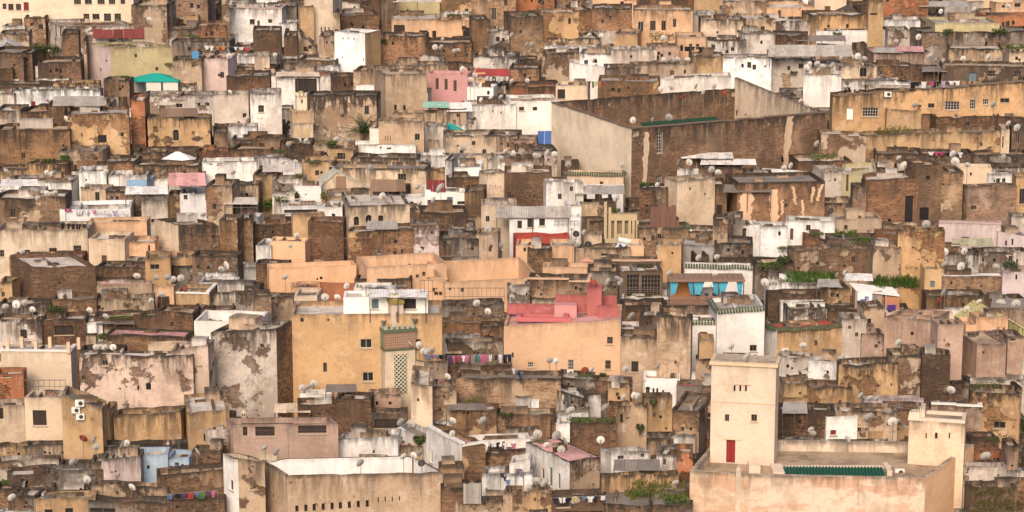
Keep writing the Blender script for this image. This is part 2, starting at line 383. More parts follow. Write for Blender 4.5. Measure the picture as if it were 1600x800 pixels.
def house(s):
    A, C, X, N, L, d = s['A'], s['C'], s['X'], s['N'], s['L'], s['d']
    c = s['c']; rnd = random.Random(int(s['x0']*7+s['yt']*3))
    hs = int(rnd.random()*1000); ja = s['jit'] if s['jit'] is not None else dict(W=.12, w=.2, p=.05, P=.04, m=.06, c=.12, y=.06).get(c, .26)
    zl, zr, par = s['zl'], s['zr'], s['par']
    def ztf(p):
        t = (p-A).dot(X)/L; j = noise.noise(Vector((p.x*.55, p.y*.55, hs)))*ja+noise.noise(Vector((p.x*1.7, p.y*1.7, hs)))*ja*.5
        return zl+(zr-zl)*max(0, min(1, t))+min(j, .0)+.25*j
    ctr = (A+C)/2+N*d/2
    zb = min(ground(A.x, A.y), ground(C.x, C.y), min(zl, zr)-2)-.6
    if s['base'] is not None: zb = at(s['x0'], s['base'], A.y).z
    root = empty(s['nm'], (ctr.x, ctr.y, zb)); s['obj'] = root; s['zb'] = zb; org = root.location.copy()
    m = M(); ms = M(); mi = M(); th = .26 if min(L, d) > 1.2 else .1
    ppm = F/proj(Vector((A.x, A.y, zl)))[2]; s['ppm'] = ppm
    def holes(P, Q, spec):
        Xd = (Q-P).normalized(); out = []
        for (px, py, w, h, kd) in spec:
            q = ray(px, py); den = Xd.x*q.y-Xd.y*q.x
            u = (-P.x*q.y+P.y*q.x)/den; g = P+Xd*u
            cosv = abs(Xd.x*q.y-Xd.y*q.x)/math.hypot(q.x, q.y); wm = w/ppm/max(cosv, .15)
            z0 = at(px, py+h/2, g.y).z; z1 = at(px, py-h/2, g.y).z
            out.append(((u-wm/2, u+wm/2, z0, z1), kd))
        return out
    faces = [(A, C), (C, C+N*d), (C+N*d, A+N*d), (A+N*d, A)]
    side = 3 if s['a'] >= 0 else 1
    fw = parse(s['w']); swp = parse(s['sw'])
    if not fw and s['yb']-s['yt'] > 22 and s['x1']-s['x0'] > 30 and rnd.random() < .9 and c != 'R':
        for _ in range(rnd.choice((1, 2, 3, 4))):
            wv = rnd.uniform(2.5, 6.5)
            fw.append([rnd.uniform(s['x0']+8, s['x1']-8), rnd.uniform(s['yt']+10, s['yb']-9), wv, wv*rnd.uniform(1, 1.6), ''])
    for i, (P, Q) in enumerate(faces):
        hl = holes(P, Q, fw) if i == 0 else (holes(P, Q, swp) if i == side else [])
        mm = ms if (s['sc_'] and i == side) else m
        kept = wallface(mm, P, Q, zb, ztf, [h for h, _ in hl])
        Xd = (Q-P).normalized()
        for h, kd in hl:
            for g in kept:
                if abs(g[0]-h[0]) < 1e-6 and abs(g[2]-h[2]) < .3: opening(root, P, Xd, g, kd, ppm); break
        # wall head and inner face of the parapet
        inn = Vector((-Xd.y, Xd.x, 0)); Lq = (Q-P).length; nseg = max(1, int(Lq/.9))
        for k in range(nseg):
            p0, p1 = P+Xd*(Lq*k/nseg), P+Xd*(Lq*(k+1)/nseg)
            i0 = p0+inn*th+(Xd*th if k == 0 else Vector()); i1 = p1+inn*th-(Xd*th if k == nseg-1 else Vector())
            z0, z1 = ztf(p0), ztf(p1); rz0 = zl+(zr-zl)*0.5-par-.25
            a_, b_ = Vector((p0.x, p0.y, z0)), Vector((p1.x, p1.y, z1)); c_, d_ = Vector((i1.x, i1.y, z1)), Vector((i0.x, i0.y, z0))
            m.quad(a_, b_, c_, d_, [(k*.9, -.05), (k*.9+.9, -.05), (k*.9+.9, .2), (k*.9, .2)])
            (mi if s['ic'] else m).quad(d_, c_, Vector((i1.x, i1.y, min(rz0, z1-.05))), Vector((i0.x, i0.y, min(rz0, z0-.05))), [(k*.9, 0), (k*.9+.9, 0), (k*.9+.9, -par), (k*.9, -par)])
    jc = rnd.uniform(.9, 1.1); warm = rnd.uniform(-.04, .04)
    cb = rnd.choice('ktowt') if c == 'k' and rnd.random() < .6 else c
    if cb != c: s['br'] = max(.74, s['br'] or 0)
    col = tuple(max(0, min(.85, v*jc*(1+warm*k))) for v, k in zip(PAL[cb], (1, 0, -1)))
    wl = m.build('wall', 'weathered_plaster', root, col); 
    wl['exposed'] = float((s['br'] if s['br'] is not None else BR[c])+rnd.uniform(-.07, .1)); wl['grime'] = float((s['gr'] if s['gr'] is not None else GR[c])*rnd.uniform(.75, 1.2))
    if s['ic']: wallp = mi.build('inner_parapet', 'weathered_plaster', root, PAL[s['ic']]); wallp['exposed'] = 0.0; wallp['grime'] = .25
    if s['sc_']:
        sw_ = ms.build('side_wall', 'weathered_plaster', root, PAL[s['sc_']]); sw_['exposed'] = float(BR[s['sc_']]*.8); sw_['grime'] = float(GR[s['sc_']]*.65)
    # roof terrace
    zz = (zl+zr)/2-par; e = th*.6
    q = [A+X*e+N*e, C-X*e+N*e, C-X*e+N*(d-e), A+X*e+N*(d-e)]
    rm = M(); lo = min(zl, zr)-par; dz = (zr-zl)
    zz4 = [zl-par, zr-par, zr-par, zl-par]
    rm.quad(*[Vector((p.x, p.y, z)) for p, z in zip(q, zz4)])
    rcode = s['rc'] or rnd.choice((RC[c], 'g', 'w', 't', 's', 'w'))
    jr = rnd.uniform(.85, 1.15); ro = rm.build('roof', 'roof_screed', root, tuple(v*jr for v in PAL[rcode]))
    if s['cap']:                      # coping: a band along the wall head, plain or of green glazed tiles
        cc = {'n': (.07, .085, .045), 'k': (.16, .11, .08), 'W': (.7, .66, .6), 'm': (.45, .33, .3), 'p': (.55, .36, .24), 'R': (.3, .06, .05)}[s['cap']]
        cm = M()
        for (P, Q) in faces[:1]+[faces[side]]:
            Xd = (Q-P).normalized(); inn = Vector((-Xd.y, Xd.x, 0)); Lq = (Q-P).length
            if s['cap'] == 'n':
                nn = max(2, int(Lq/.3))
                for k in range(nn):
                    g = P+Xd*(Lq*(k+.5)/nn)-inn*.02; zt = ztf(g)
                    cm.sheet([Vector((*(g-Xd*.11-inn*.28).xy, zt-.22)), Vector((*(g+Xd*.11-inn*.28).xy, zt-.22)), Vector((*(g+Xd*.11+inn*.22).xy, zt+.14)), Vector((*(g-Xd*.11+inn*.22).xy, zt+.14))], .08)
            else:
                nn = max(1, int(Lq/2))
                for k in range(nn):
                    g = P+Xd*(Lq*(k+.5)/nn)+inn*.12; cm.box(Vector((g.x, g.y, ztf(g)-.03)), (Lq/nn-.004, .42, .16), (Xd, inn))
        cm.build('coping', 'tile' if s['cap'] == 'n' else 'paint', root, cc)
    return root
ROOTS = []
def settle(root):
    """children were made in world coordinates: re-express them about the empty at the thing's base"""
    loc = root.location
    for o in root.children: o.location = o.location-loc
# ------------------------------------------------------------------ the houses of the hillside, surveyed row by row
# far row, left
B(-6,222,-40,40,'c',a=2,d=12,br=.02,gr=.3,w='7,10,6,9g 17,11,8,10 29,11,8,10g 41,10,8,13v 121,2,11,9g 138,2,11,9 158,2,11,9g 175,2,10,9g 192,2,7,9 135,26,9,9g 150,26,11,9 168,27,11,12g 184,27,10,12g 216,27,7,15 216,3,8,10 236,3,7,9',n='long cream apartment block with rows of shuttered windows',ref='cream apartment block',cat='apartment block',nm='apartment_block')
B(218,262,8,66,'t',br=.5,gr=1.1,w='216,5,3,3')
B(253,325,-12,34,'k',r=6); B(251,288,29,41,'o',br=.05,gr=.4,r=3); B(287,320,25,41,'o',br=.05,gr=.3,r=3,n='bright orange boarded wall on a dark terrace')
B(255,362,40,63,'k',r=8,gr=1.2); B(348,368,-8,62,'t',br=.6)
B(365,441,13,50,'W',r=6,cap='m',w='394,34,8,8 404,38,4,12d 422,33,6,6')
B(100,226,42,66,'w',a=10,xs=83,r=12,par=.5,n='low white block with a dark red panel along its terrace',ref='white block with the red panel',w='188,60,6,4 198,60,6,4 209,60,6,4 218,60,6,4',sw='87,48,3,18 94,50,3,18')
B(38,86,27,50,'t',br=.5,w='64,42,7,8'); B(0,60,52,73,'t',gr=1.2,r=6); B(20,39,40,52,'W',r=4)
B(-6,52,82,131,'g',br=.7); B(98,136,52,97,'k',br=.7); B(132,146,62,118,'t')
B(174,279,75,123,'y',a=14,xs=143,sc_='m',r=8,br=.02,gr=.45,jit=.02,n='mustard yellow block with a lilac side wall',ref='mustard yellow block',sw='157,109,3,6 166,95,3,4 173,119,2,5')
B(278,316,92,141,'t',gr=1.1); B(312,357,92,136,'m',br=.05,gr=.5,rc='r',r=8,n='plain mauve grey block under a red laundry terrace',ref='mauve grey block')
B(278,360,64,94,'g',br=.3,rc='r',r=5); B(353,432,87,107,'W',r=4); B(354,430,105,120,'t'); B(354,428,118,137,'k')
B(60,138,97,131,'g',br=.75); B(47,63,103,128,'W'); B(-6,33,107,134,'k'); B(30,50,90,136,'g')
B(-6,165,131,143,'k',r=4); B(22,166,140,170,'W',r=4,gr=.9,br=.35,w='52,163,7,9v',n='long whitewashed wall with a small dark red door',ref='long whitewashed wall')
B(-6,23,146,172,'w'); B(83,179,164,179,'w',r=10,w='110,166,10,5 135,166,6,6')
B(-6,43,172,203,'w',w='27,196,5,7'); B(42,76,174,203,'k'); B(76,110,165,205,'k')
B(108,209,178,254,'o',br=.55,gr=1.0,w='160,217,13,12s 191,210,5,6s 128,211,2,6s',n='tall ochre rubble house with one square window',ref='tall ochre rubble house')
B(172,203,124,158,'k',br=.6); B(228,336,150,186,'w',w='254,172,10,15d 280,165,10,6 311,163,4,5 325,163,4,5',n='dirty white terrace house with a brown lean-to',ref='white house with the brown lean-to')
B(232,334,185,239,'o',br=.35,gr=1.1,w='275,213,9,14a',n='broad ochre house with a single arched window',ref='ochre house with one arched window')
B(207,234,156,238,'r',br=.6); B(336,394,148,203,'w',br=.08,gr=.6); B(392,445,146,203,'W',gr=.8,w='408,170,9,11g 440,168,4,4',n='tall off-white house with a barred window beside the small minaret')
# far row, centre
B(400,441,8,13,'w',r=3); B(430,471,9,38,'g',par=.2,w='437,27,6,8'); B(443,464,37,60,'W',w='449,50,6,12')
B(396,447,48,92,'k'); B(444,471,56,98,'k'); B(470,497,9,70,'o',br=.2); B(483,521,-14,66,'c',a=-5,br=.1,w='502,46,2,8s 508,46,2,8s 514,46,2,7s',n='tall cream house with three slit windows')
B(518,568,3,28,'w',br=.1,w='554,12,3,4'); B(519,537,17,66,'t',w='526,50,6,8'); B(533,596,-10,26,'k',br=.8); B(533,596,24,56,'k',br=.7,gr=.7)
B(528,571,52,119,'W',a=-24,xs=599,sc_='o',br=.0,gr=.5,d=None,w='536,60,2,3s 545,60,2,3s 553,61,2,3s 568,93,2,4s 535,90,2,3s',n='tall blank white tower house with an orange brick flank',ref='blank white tower house')
B(466,500,50,90,'c',yt2=74,gr=1.2); B(499,531,56,108,'t',br=.5); B(470,524,94,121,'g',r=8,n='low house with a dark green terrace roof'); B(472,513,86,96,'W',r=3)
B(398,428,88,120,'c',w='407,113,6,8'); B(444,480,98,117,'g'); B(498,530,102,121,'W')
B(430,517,118,148,'W',r=8,par=.3,w='478,134,34,22x',rc='r',n='white terrace shelter with a wide dark opening',ref='white terrace shelter')
B(484,589,148,218,'t',br=.36,gr=2.6,w='573,172,7,14 535,181,5,5 580,190,3,3',n='wide ochre wall black with rain stains beside the small minaret',ref='black stained ochre house')
B(517,561,119,150,'k',gr=1.3); B(556,589,110,152,'t',br=.2); B(560,587,133,154,'W',gr=.2)
B(603,669,117,186,'t',a=13,xs=588,br=.05,gr=.8,w='603,170,3,10 618,168,4,9 632,170,4,11',n='tall plain beige house with three narrow windows',ref='plain beige house')
B(596,623,-10,50,'k'); B(612,686,30,62,'p',r=8,par=.1,w='624,45,17,12x 662,56,13,17x 679,56,7,16x',a=3,n='bright orange terrace house with a dark garage opening',ref='bright orange terrace house')
B(622,687,2,30,'y',d=5,br=0,gr=.2,w='637,16,3,3s',nm='house',n='yellow upper storey behind a railed balcony on the orange house'); B(686,742,-14,28,'k',br=.75,gr=.5,n='orange brown brick wall above the railed balcony')
B(684,762,32,66,'p',r=4,br=.1,w='725,44,7,7 735,50,24,14',gr=.6); B(672,763,62,81,'o',r=5); B(738,764,30,92,'o',br=.6)
B(598,666,55,102,'k',br=.95,gr=1.2); B(664,738,66,102,'k',gr=1.3); B(656,696,86,104,'w',w='684,97,2,4s 689,97,2,4s'); B(604,702,102,128,'t',gr=1.2,br=.3)
B(738,806,-12,48,'t',br=.7,w='772,22,7,19w 790,4,5,10'); B(762,810,48,72,'w',br=.5); B(740,806,88,106,'w',gr=.9)
B(669,731,116,160,'P',a=-10,br=0,gr=.15,jit=.01,w='683,131,5,17g 697,132,5,17g 711,134,5,17g',r=5,n='bright pink house with three tall narrow windows',ref='bright pink house')
B(729,759,114,137,'p',gr=.2,br=.02); B(731,771,137,162,'W',gr=.15,br=.02,w='763,145,4,6',n='white annexe stepping down from the bright pink house')
B(637,669,143,182,'c',w='642,168,3,9'); B(616,692,177,206,'t',r=5,gr=.8); B(685,729,170,206,'t',br=.2); B(727,806,164,200,'W',gr=.8,br=.1,w='742,176,1,4s 752,175,1,4s 770,174,2,4s 783,176,2,4s')
# far row, right of centre
B(803,866,-10,24,'r',br=.5,gr=.6); B(868,926,-8,18,'g',rc='z'); B(925,990,-6,18,'p',br=.3); B(985,1082,-6,16,'k',w='1036,4,5,12'); B(1078,1124,-12,24,'o',br=.05,gr=.4); B(1122,1200,2,30,'t',gr=1.1)
B(798,847,25,76,'k',br=.6,gr=1.2); B(846,902,19,73,'o',br=.45,gr=.8,w='890,33,4,9'); B(898,923,16,50,'o',br=.4); B(922,987,13,54,'k',br=.6,gr=1.3)
B(985,1082,15,63,'p',br=.12,gr=.9,w='1001,42,9,16w 1020,40,9,15g 1037,40,7,15 1054,36,5,13',n='broad peach house with four tall windows and climbing greenery',ref='peach house with four tall windows')
B(1057,1091,23,58,'s',br=.1); B(1089,1162,30,64,'c',gr=1.4); B(1155,1200,22,34,'P',gr=.9,r=3); B(1165,1203,30,55,'t')
B(857,936,60,76,'t',gr=1.1); B(850,932,72,86,'W',w='866,76,7,10l 888,76,6,10l'); B(957,996,53,80,'o',gr=.5,w='969,73,3,3')
B(1053,1102,58,91,'p',gr=.4,br=.1,w='1065,75,4,10 1079,75,5,13 1090,73,5,9'); B(955,1022,78,112,'w',br=.2); B(904,957,84,112,'W',gr=1.0,r=8); B(847,905,84,106,'t',yt2=80)
B(888,952,98,119,'W',yt2=104,gr=.4); B(947,1002,105,124,'k'); B(1018,1056,72,100,'q'); B(992,1082,101,124,'t',r=5,w='1050,116,7,12d 1070,112,3,6',gr=.8); B(1100,1165,62,92,'w',gr=1.3); B(1163,1203,52,90,'w',br=.2)
B(1082,1128,88,118,'o'); B(1124,1205,90,121,'W',gr=1.0); B(932,1030,127,151,'k',br=.7,gr=.7); B(867,918,134,158,'c',gr=.2,br=0,w='877,147,12,15x',n='small cream rooftop box with two white doors'); B(1028,1142,124,150,'W',yt2=118,br=.05,gr=.4,n='white wavy parapet lined with satellite dishes',ref='white wavy parapet')
B(796,870,158,196,'W',r=10,br=.03,gr=.3,w='815,170,8,6 836,170,7,6',n='white terrace with low arcades beside the great courtyard'); B(796,842,106,136,'k'); B(796,868,135,157,'r',br=.7,gr=1.2,rc='r')
# far row, right
B(1198,1262,12,36,'p',gr=.4,w='1218,22,5,12d'); B(1262,1322,-10,24,'c',gr=.3,w='1293,14,9,9d'); B(1224,1272,18,34,'y',r=3,gr=.3)
B(1268,1346,23,54,'o',br=.2,gr=1.2); B(1345,1379,2,60,'o',br=.2,gr=.7,w='1365,22,11,3s'); B(1377,1436,-12,34,'r',br=.55,gr=.4,n='tall red brick gable wall with whitewash patches',ref='tall red brick wall'); B(1380,1433,31,47,'W',br=.02)
B(1198,1266,33,54,'w',gr=1.2); B(1198,1262,54,72,'k'); B(1266,1376,49,60,'W',r=4,gr=.3); B(1376,1422,47,66,'w'); B(1432,1482,34,56,'t'); B(1436,1475,3,26,'w',w='1447,18,7,12d'); B(1470,1520,2,20,'s',r=6,rc='s'); B(1510,1565,-8,18,'c',gr=.3); B(1556,1606,4,24,'p',gr=.6,w='1568,10,5,5 1590,8,9,6')
B(1460,1546,36,73,'y',r=10,br=.02,gr=.35,n='pale yellow stepped terrace house',ref='pale yellow stepped house'); B(1540,1606,24,50,'r',br=.35,gr=.6)
B(1440,1606,50,82,'g',gr=1.2,r=8,w='1541,69,4,9'); B(1204,1332,80,96,'t',gr=1.1,r=8); B(1364,1442,82,102,'q',rc='P',r=9,par=.3,gr=.8,br=.2,n='pink terrace cluttered with rusty frames',ref='pink cluttered terrace')
B(1470,1566,76,96,'t',gr=1.4); B(1563,1606,80,104,'c',gr=.5); B(1198,1268,92,116,'w'); B(1266,1316,100,122,'W',gr=.8); B(1314,1361,104,130,'c',gr=1.2,w='1349,113,11,14',n='cream house with one dark square window under black lichen'); B(1358,1464,101,128,'d',br=.7); B(1460,1606,104,134,'t',br=.5,w='1520,122,12,17u 1549,115,11,9g 1590,116,11,9g',gr=.9,n='grimy tan house with a grey door and barred windows')
B(1248,1314,118,148,'W',gr=.6,w='1259,130,11,9v'); B(1308,1388,126,146,'W',r=3); B(1384,1424,122,142,'W',yt2=132)
B(1294,1606,150,206,'o',yt2=126,a=-3,br=.12,gr=1.0,w='1306,180,10,18h 1328,178,10,18h 1360,175,24,14gw 1455,165,10,7 1437,166,5,4 1488,165,22,13gw 1520,163,9,15gw 1540,159,9,8gw 1570,157,14,7',cap='k',n='long ochre house with white barred windows along its front',ref='long ochre house')
B(1378,1438,171,209,'o',br=.05,w='1390,190,9,18d'); B(1432,1462,178,204,'k',w='1428,191,7,9'); B(1462,1606,176,214,'k',br=.8,gr=1.2,rc='W',r=8)
# second band, left
B(-6,117,203,260,'k',br=.85,n='long dark brick wall with broken ochre patches',ref='long dark brick wall'); B(98,162,236,272,'t',gr=.9); B(-6,101,258,284,'o',br=.45,gr=1.4); B(156,212,252,274,'k')
B(18,112,283,300,'W',r=10,br=.05); B(-6,22,288,300,'W'); B(124,232,272,296,'W',br=.1,gr=.7); B(184,230,281,296,'b',gr=.3,br=.1,n='low pale blue terrace wall',ref='pale blue terrace wall'); B(214,312,238,259,'g',rc='d'); B(212,312,258,284,'k',br=.6)
B(-6,106,308,350,'t',br=.65,gr=1.2,w='20,333,8,13'); B(16,108,304,314,'r',br=.1,gr=.5); B(130,166,296,324,'c',w='152,307,7,14'); B(164,230,300,326,'g',w='183,309,4,5 175,309,3,4'); B(222,266,312,348,'w',gr=.8,br=.1,w='240,345,8,6'); B(262,286,304,346,'o',br=.5); B(282,327,303,348,'W',br=.1,gr=.6,w='290,308,6,8'); B(324,364,290,348,'t',br=.4,w='335,323,6,9',gr=.8)
B(262,322,276,296,'w'); B(316,404,254,278,'W',w='330,257,5,2 343,256,8,2 356,253,5,2',r=8,br=.03,gr=.4,n='low white house with small holes under its roof edge',ref='low white house'); B(310,366,236,256,'r',br=.5); B(335,362,206,234,'k'); B(358,406,198,222,'W',br=.2); B(362,448,218,236,'k'); B(364,446,234,258,'k')
B(-6,138,360,406,'c',r=14,par=.7,gr=.7,br=.02,w='2,396,9,11g 41,396,12,11g 83,394,12,13g 121,391,12,15g',n='long cream house with four dark windows and a laundry terrace',ref='long cream house')
B(137,231,348,380,'p',yt2=346,r=8,br=.02,gr=.3,n='bright peach terrace wall beside the long cream house',ref='bright peach wall'); B(139,196,374,420,'c',gr=.5,br=.05,w='163,407,8,16d'); B(188,243,378,412,'p',gr=.8,w='233,389,3,12s')
B(280,343,352,404,'k',a=16,xs=243,sc_='c',yt2=350,br=.75,r=10,sw='248,389,2,9s 252,390,2,9s 256,391,2,9s 260,392,2,9s 264,392,2,9s 268,393,2,9s 272,394,2,9s 259,378,2,5s',n='brown brick house with a cream side and a row of slits',ref='brick house with the slit row')
B(344,372,344,404,'o',br=.5); B(368,396,341,386,'k',w='378,362,3,20s'); B(390,404,340,372,'W'); B(360,404,288,318,'t',br=.5)
B(350,402,320,344,'g',par=.1); B(94,206,328,352,'W',r=14,br=.02,gr=.2,rc='W',n='white laundry terrace above the long cream house')
# second band, centre
B(400,446,216,236,'k'); B(398,448,246,276,'W',gr=.9,r=5); B(398,432,272,306,'o',br=.2,w='402,293,7,12a'); B(428,474,280,312,'w',gr=.6)
B(440,490,224,262,'k',br=.6); B(486,522,226,258,'t',gr=.9); B(474,518,254,292,'o',br=.05,gr=.6); B(515,552,234,264,'o',gr=.5,br=.1,w='533,244,13,10g',n='ochre house with one wide dark window')
B(550,651,228,250,'W',gr=.4,r=8,w='595,231,3,3s 608,232,7,3s',n='white terrace wall pierced by small holes',ref='white pierced terrace'); B(550,652,247,272,'t',gr=1.4,br=.2); B(516,666,264,300,'c',gr=1.3,br=.1,w='628,277,13,11g 634,284,2,2s',n='long beige house under a black moss ledge')
B(652,716,243,258,'W',r=5); B(651,667,252,276,'W',w='656,263,7,13v'); B(664,700,268,284,'o',br=.05); B(698,752,262,286,'W',r=12,gr=.3,br=.04,n='bright white cube house with a broad terrace'); B(696,706,250,292,'W'); B(700,756,278,300,'k')
B(461,502,291,318,'W',gr=.2,br=.02,r=5,par=.1,w='478,304,3,2s'); B(428,462,300,330,'w'); B(458,509,336,380,'o',br=.15,gr=.7,a=12,xs=456,w='492,352,6,5'); B(440,506,322,340,'W',r=6,gr=.3,w='470,330,52,5x'); B(504,536,324,350,'W',gr=.3)
B(515,592,306,326,'t',gr=.8); B(579,632,296,318,'g'); B(600,632,300,321,'s',w='610,308,4,13s 619,308,3,13s 626,309,3,12s'); B(632,706,308,334,'W',br=.02,gr=.2,r=5); B(664,729,296,334,'W',yt2=302,gr=.15,br=.02,w='703,315,9,14u 721,317,13,5',n='white terrace house with a large dish and a blue door',ref='white house with the blue door')
B(545,641,322,366,'c',a=9,xs=535,gr=1.2,br=.05,w='557,347,8,11a 576,344,9,9a 595,343,8,7a',n='beige house with three arched windows',ref='beige house with arched windows'); B(618,662,328,362,'t',gr=1.0,w='634,352,4,4'); B(544,604,362,410,'o',br=.45,gr=.9,w='592,393,7,9w'); B(600,646,358,410,'k',br=.8); B(642,686,352,408,'m',br=.45,gr=.9,cap='k',n='pale pinkish square tower streaked with brick',ref='pale streaked tower')
B(658,730,332,372,'k',br=.6); B(686,748,372,408,'g',gr=1.3); B(706,740,358,382,'W',gr=.8)
B(758,790,270,324,'c',a=20,xs=749,gr=.7,w='766,291,1,5s 770,292,1,5s 774,292,1,5s 778,293,1,5s 782,293,1,5s'); B(726,756,298,348,'k',gr=1.2); B(788,862,269,324,'k',br=.85,gr=.7,n='square brown brick house with a pale cap',ref='square brown brick house'); B(778,846,259,272,'W',gr=.3,r=4,w='810,266,10,6'); 
B(752,808,320,362,'c',gr=.6,br=.08,w='762,342,6,9'); B(744,778,364,408,'t',br=.3); B(482,537,346,392,'d',br=.6,gr=.5); B(398,460,350,378,'d',br=.6); 
B(420,477,378,402,'p',gr=.1,br=0,w='445,378,2,2s',jit=0,n='two bright orange rooftop boxes'); B(400,424,384,402,'W',gr=.8)
# second band, right of centre
B(796,838,218,248,'q'); B(796,848,246,268,'t',r=5,w='809,256,12,7'); B(834,870,234,262,'w',gr=1.0)
B(853,911,284,350,'W',a=6,yt2=286,gr=.6,br=.08,r=6,n='large whitewashed house stepping down below the courtyard wall',ref='large whitewashed house'); B(885,974,272,300,'c',gr=.3,br=.02,cap='n',r=5,n='cream terrace wall with a mossy ledge'); B(892,975,296,318,'W',w='911,306,12,12x 935,308,11,10x 953,308,6,9x',gr=.3); B(906,962,316,350,'t',br=.5,gr=.9); B(888,908,322,366,'W',gr=.4)
B(796,906,340,376,'W',w='812,351,7,12x 829,348,10,15x 847,346,9,14x',gr=.3,br=.05,n='low white house with three dark doors under a grey awning',ref='white house with the grey awning'); B(806,890,370,388,'R',rc='R',r=6,gr=.3)
B(1057,1115,283,358,'c',a=24,xs=1037,br=.22,gr=.6,n='tall cream house with a brown peeled patch',ref='tall cream peeled house'); B(998,1042,293,352,'d',br=.7,gr=1.3); B(1056,1092,264,286,'W',w='1079,278,10,8d'); B(1090,1160,262,290,'k',r=5); B(1160,1206,272,296,'g')
B(1114,1134,288,345,'k',w='1124,330,9,20x'); B(1151,1286,286,354,'p',a=7,xs=1131,br=.78,gr=1.3,rc='g',n='wide brick house with long pale plaster streaks',ref='brick house with pale streaks'); B(1198,1288,270,292,'W',yt2=276,gr=.3)
B(1154,1187,352,379,'W',gr=.5,br=.05,w='1163,366,6,14a',n='small white hut with an arched door'); B(1113,1136,342,402,'t',gr=1.2); B(1130,1160,340,380,'g',w='1141,345,5,10 1147,347,5,10'); B(1188,1230,355,380,'W',gr=.4,w='1218,365,4,7'); B(1226,1304,346,378,'W',gr=.6,w='1237,366,5,18d 1263,356,7,9')
B(998,1076,356,384,'k',gr=1.0); B(1074,1118,362,384,'k'); B(1028,1064,383,422,'o',a=-8,gr=.3,br=.03,n='small ochre square stair head',ref='ochre stair head'); B(980,1006,384,406,'p',gr=.1); B(1062,1122,384,404,'s',rc='s',r=10,par=.1); B(1116,1176,380,410,'g',gr=1.2)
B(860,902,384,404,'p',gr=.5,w='880,384,20,7x'); B(806,832,384,404,'p',w='820,390,4,6',gr=.4); B(824,862,388,408,'d'); B(900,985,388,412,'t',gr=1.1,w='945,398,12,4')
# second band, right
B(1278,1352,208,258,'t',yt2=214,br=.5,gr=.5,w='1277,228,8,14'); B(1348,1560,212,246,'o',yt2=204,gr=1.1,br=.35,n='long ochre wall with an outlined ruin behind the dishes',ref='long ochre wall'); B(1556,1576,202,246,'c',w='1567,222,2,18s'); B(1572,1606,198,242,'k',w='1590,216,6,14'); B(1362,1440,240,262,'d'); B(1440,1606,240,258,'g',r=8,gr=1.2); B(1428,1606,256,276,'w',r=6,gr=1.1)
B(1246,1326,252,272,'k',r=12); B(1287,1318,269,302,'w',br=.2,gr=.7,w='1305,281,3,5'); B(1315,1364,272,303,'y',a=10,xs=1312,yt2=268,gr=.3,br=.02,w='1324,286,4,26d 1349,282,7,6',n='small yellow house with one window and a brown door',ref='small yellow house'); B(1360,1402,262,288,'t',gr=1.1)
B(1348,1432,282,352,'k',yt2=276,br=.9,gr=.8,n='ruined dark brick wall with a black hollow',ref='ruined dark brick wall',w='1420,328,12,44s 1390,346,5,8s'); B(1330,1352,292,352,'k',br=.9); B(1428,1467,258,352,'k',br=.95,gr=.7,w='1450,278,6,7s 1444,334,14,20s'); B(1462,1500,268,350,'t',br=.55,gr=1.0,w='1474,288,3,3')  # tall dark panes stand in for the black shadow in the hollow
B(1489,1548,262,296,'c',a=-8,gr=.15,br=.02,r=6,w='1502,273,8,6 1517,272,3,5 1500,284,1,14s',n='sunlit white cube house above the brick corner',ref='sunlit white cube house'); B(1544,1582,272,298,'W'); B(1510,1584,292,350,'k',a=11,xs=1497,br=.9,gr=.5,sw='1503,320,3,20s',n='tall brick house with a sharp corner',ref='tall brick corner house'); B(1582,1606,276,340,'o',br=.3,gr=.7,w='1597,307,8,24')
B(1284,1334,318,346,'k'); B(1302,1376,342,368,'t',br=.15,gr=.4); B(1258,1294,372,392,'r',gr=.5,yt2=382); B(1292,1368,374,400,'g',gr=1.2,r=10)
B(1402,1473,361,456,'o',br=.45,gr=.9,r=6,w='1427,387,3,3s 1411,377,17,9s',n='tall tan rubble house above the green patch',ref='tan rubble house'); B(1366,1404,366,388,'r',br=.8,gr=.3,n='small patch of bright red brickwork'); B(1364,1406,386,456,'t',br=.5)
B(1465,1562,350,392,'m',cap='m',gr=.3,br=.02,r=4,w='1508,371,12,2s',n='lilac house with a tiled eave and green awning',ref='lilac house'); B(1558,1606,362,394,'m',yt2=370,gr=.3,br=.02,w='1561,379,3,14 1572,380,3,8 1582,378,3,10'); B(1578,1606,338,366,'w'); B(1366,1470,352,364,'t',r=4)
# third band, left
B(14,86,404,424,'o',br=.3,gr=1.1); B(52,148,418,472,'k',a=12,xs=16,yt2=415,br=.9,gr=.4,w='94,443,3,3s',n='broad dark brick wall with a reddish glow patch',ref='broad dark brick wall'); B(-6,20,440,474,'o',w='5,460,5,8'); B(84,130,402,422,'r',br=.5,gr=.7); B(148,232,418,442,'k',br=.8); B(190,244,402,420,'w',gr=1.2)
B(152,236,446,476,'t',a=9,r=6,rc='P',par=.15,gr=.4,br=.1,w='164,459,10,14u 181,461,11,15u',n='tan house with pink roof and two grey shutters',ref='tan house with the pink roof'); B(232,272,448,470,'p',rc='P',r=4); B(146,238,468,492,'t',gr=1.0,br=.4); B(228,266,404,444,'o',gr=.6,w='242,417,14,8'); B(262,302,402,424,'o',gr=.6); B(300,372,400,430,'g',gr=1.1,r=8)
B(273,328,456,494,'o',gr=.6,br=.2,w='300,478,3,4',cap='W'); B(310,370,442,460,'W',gr=.4,r=10,w='336,452,6,6'); B(326,404,458,490,'w',gr=1.1,w='331,470,6,9 365,478,3,8'); B(352,404,448,462,'g',r=8,rc='l')
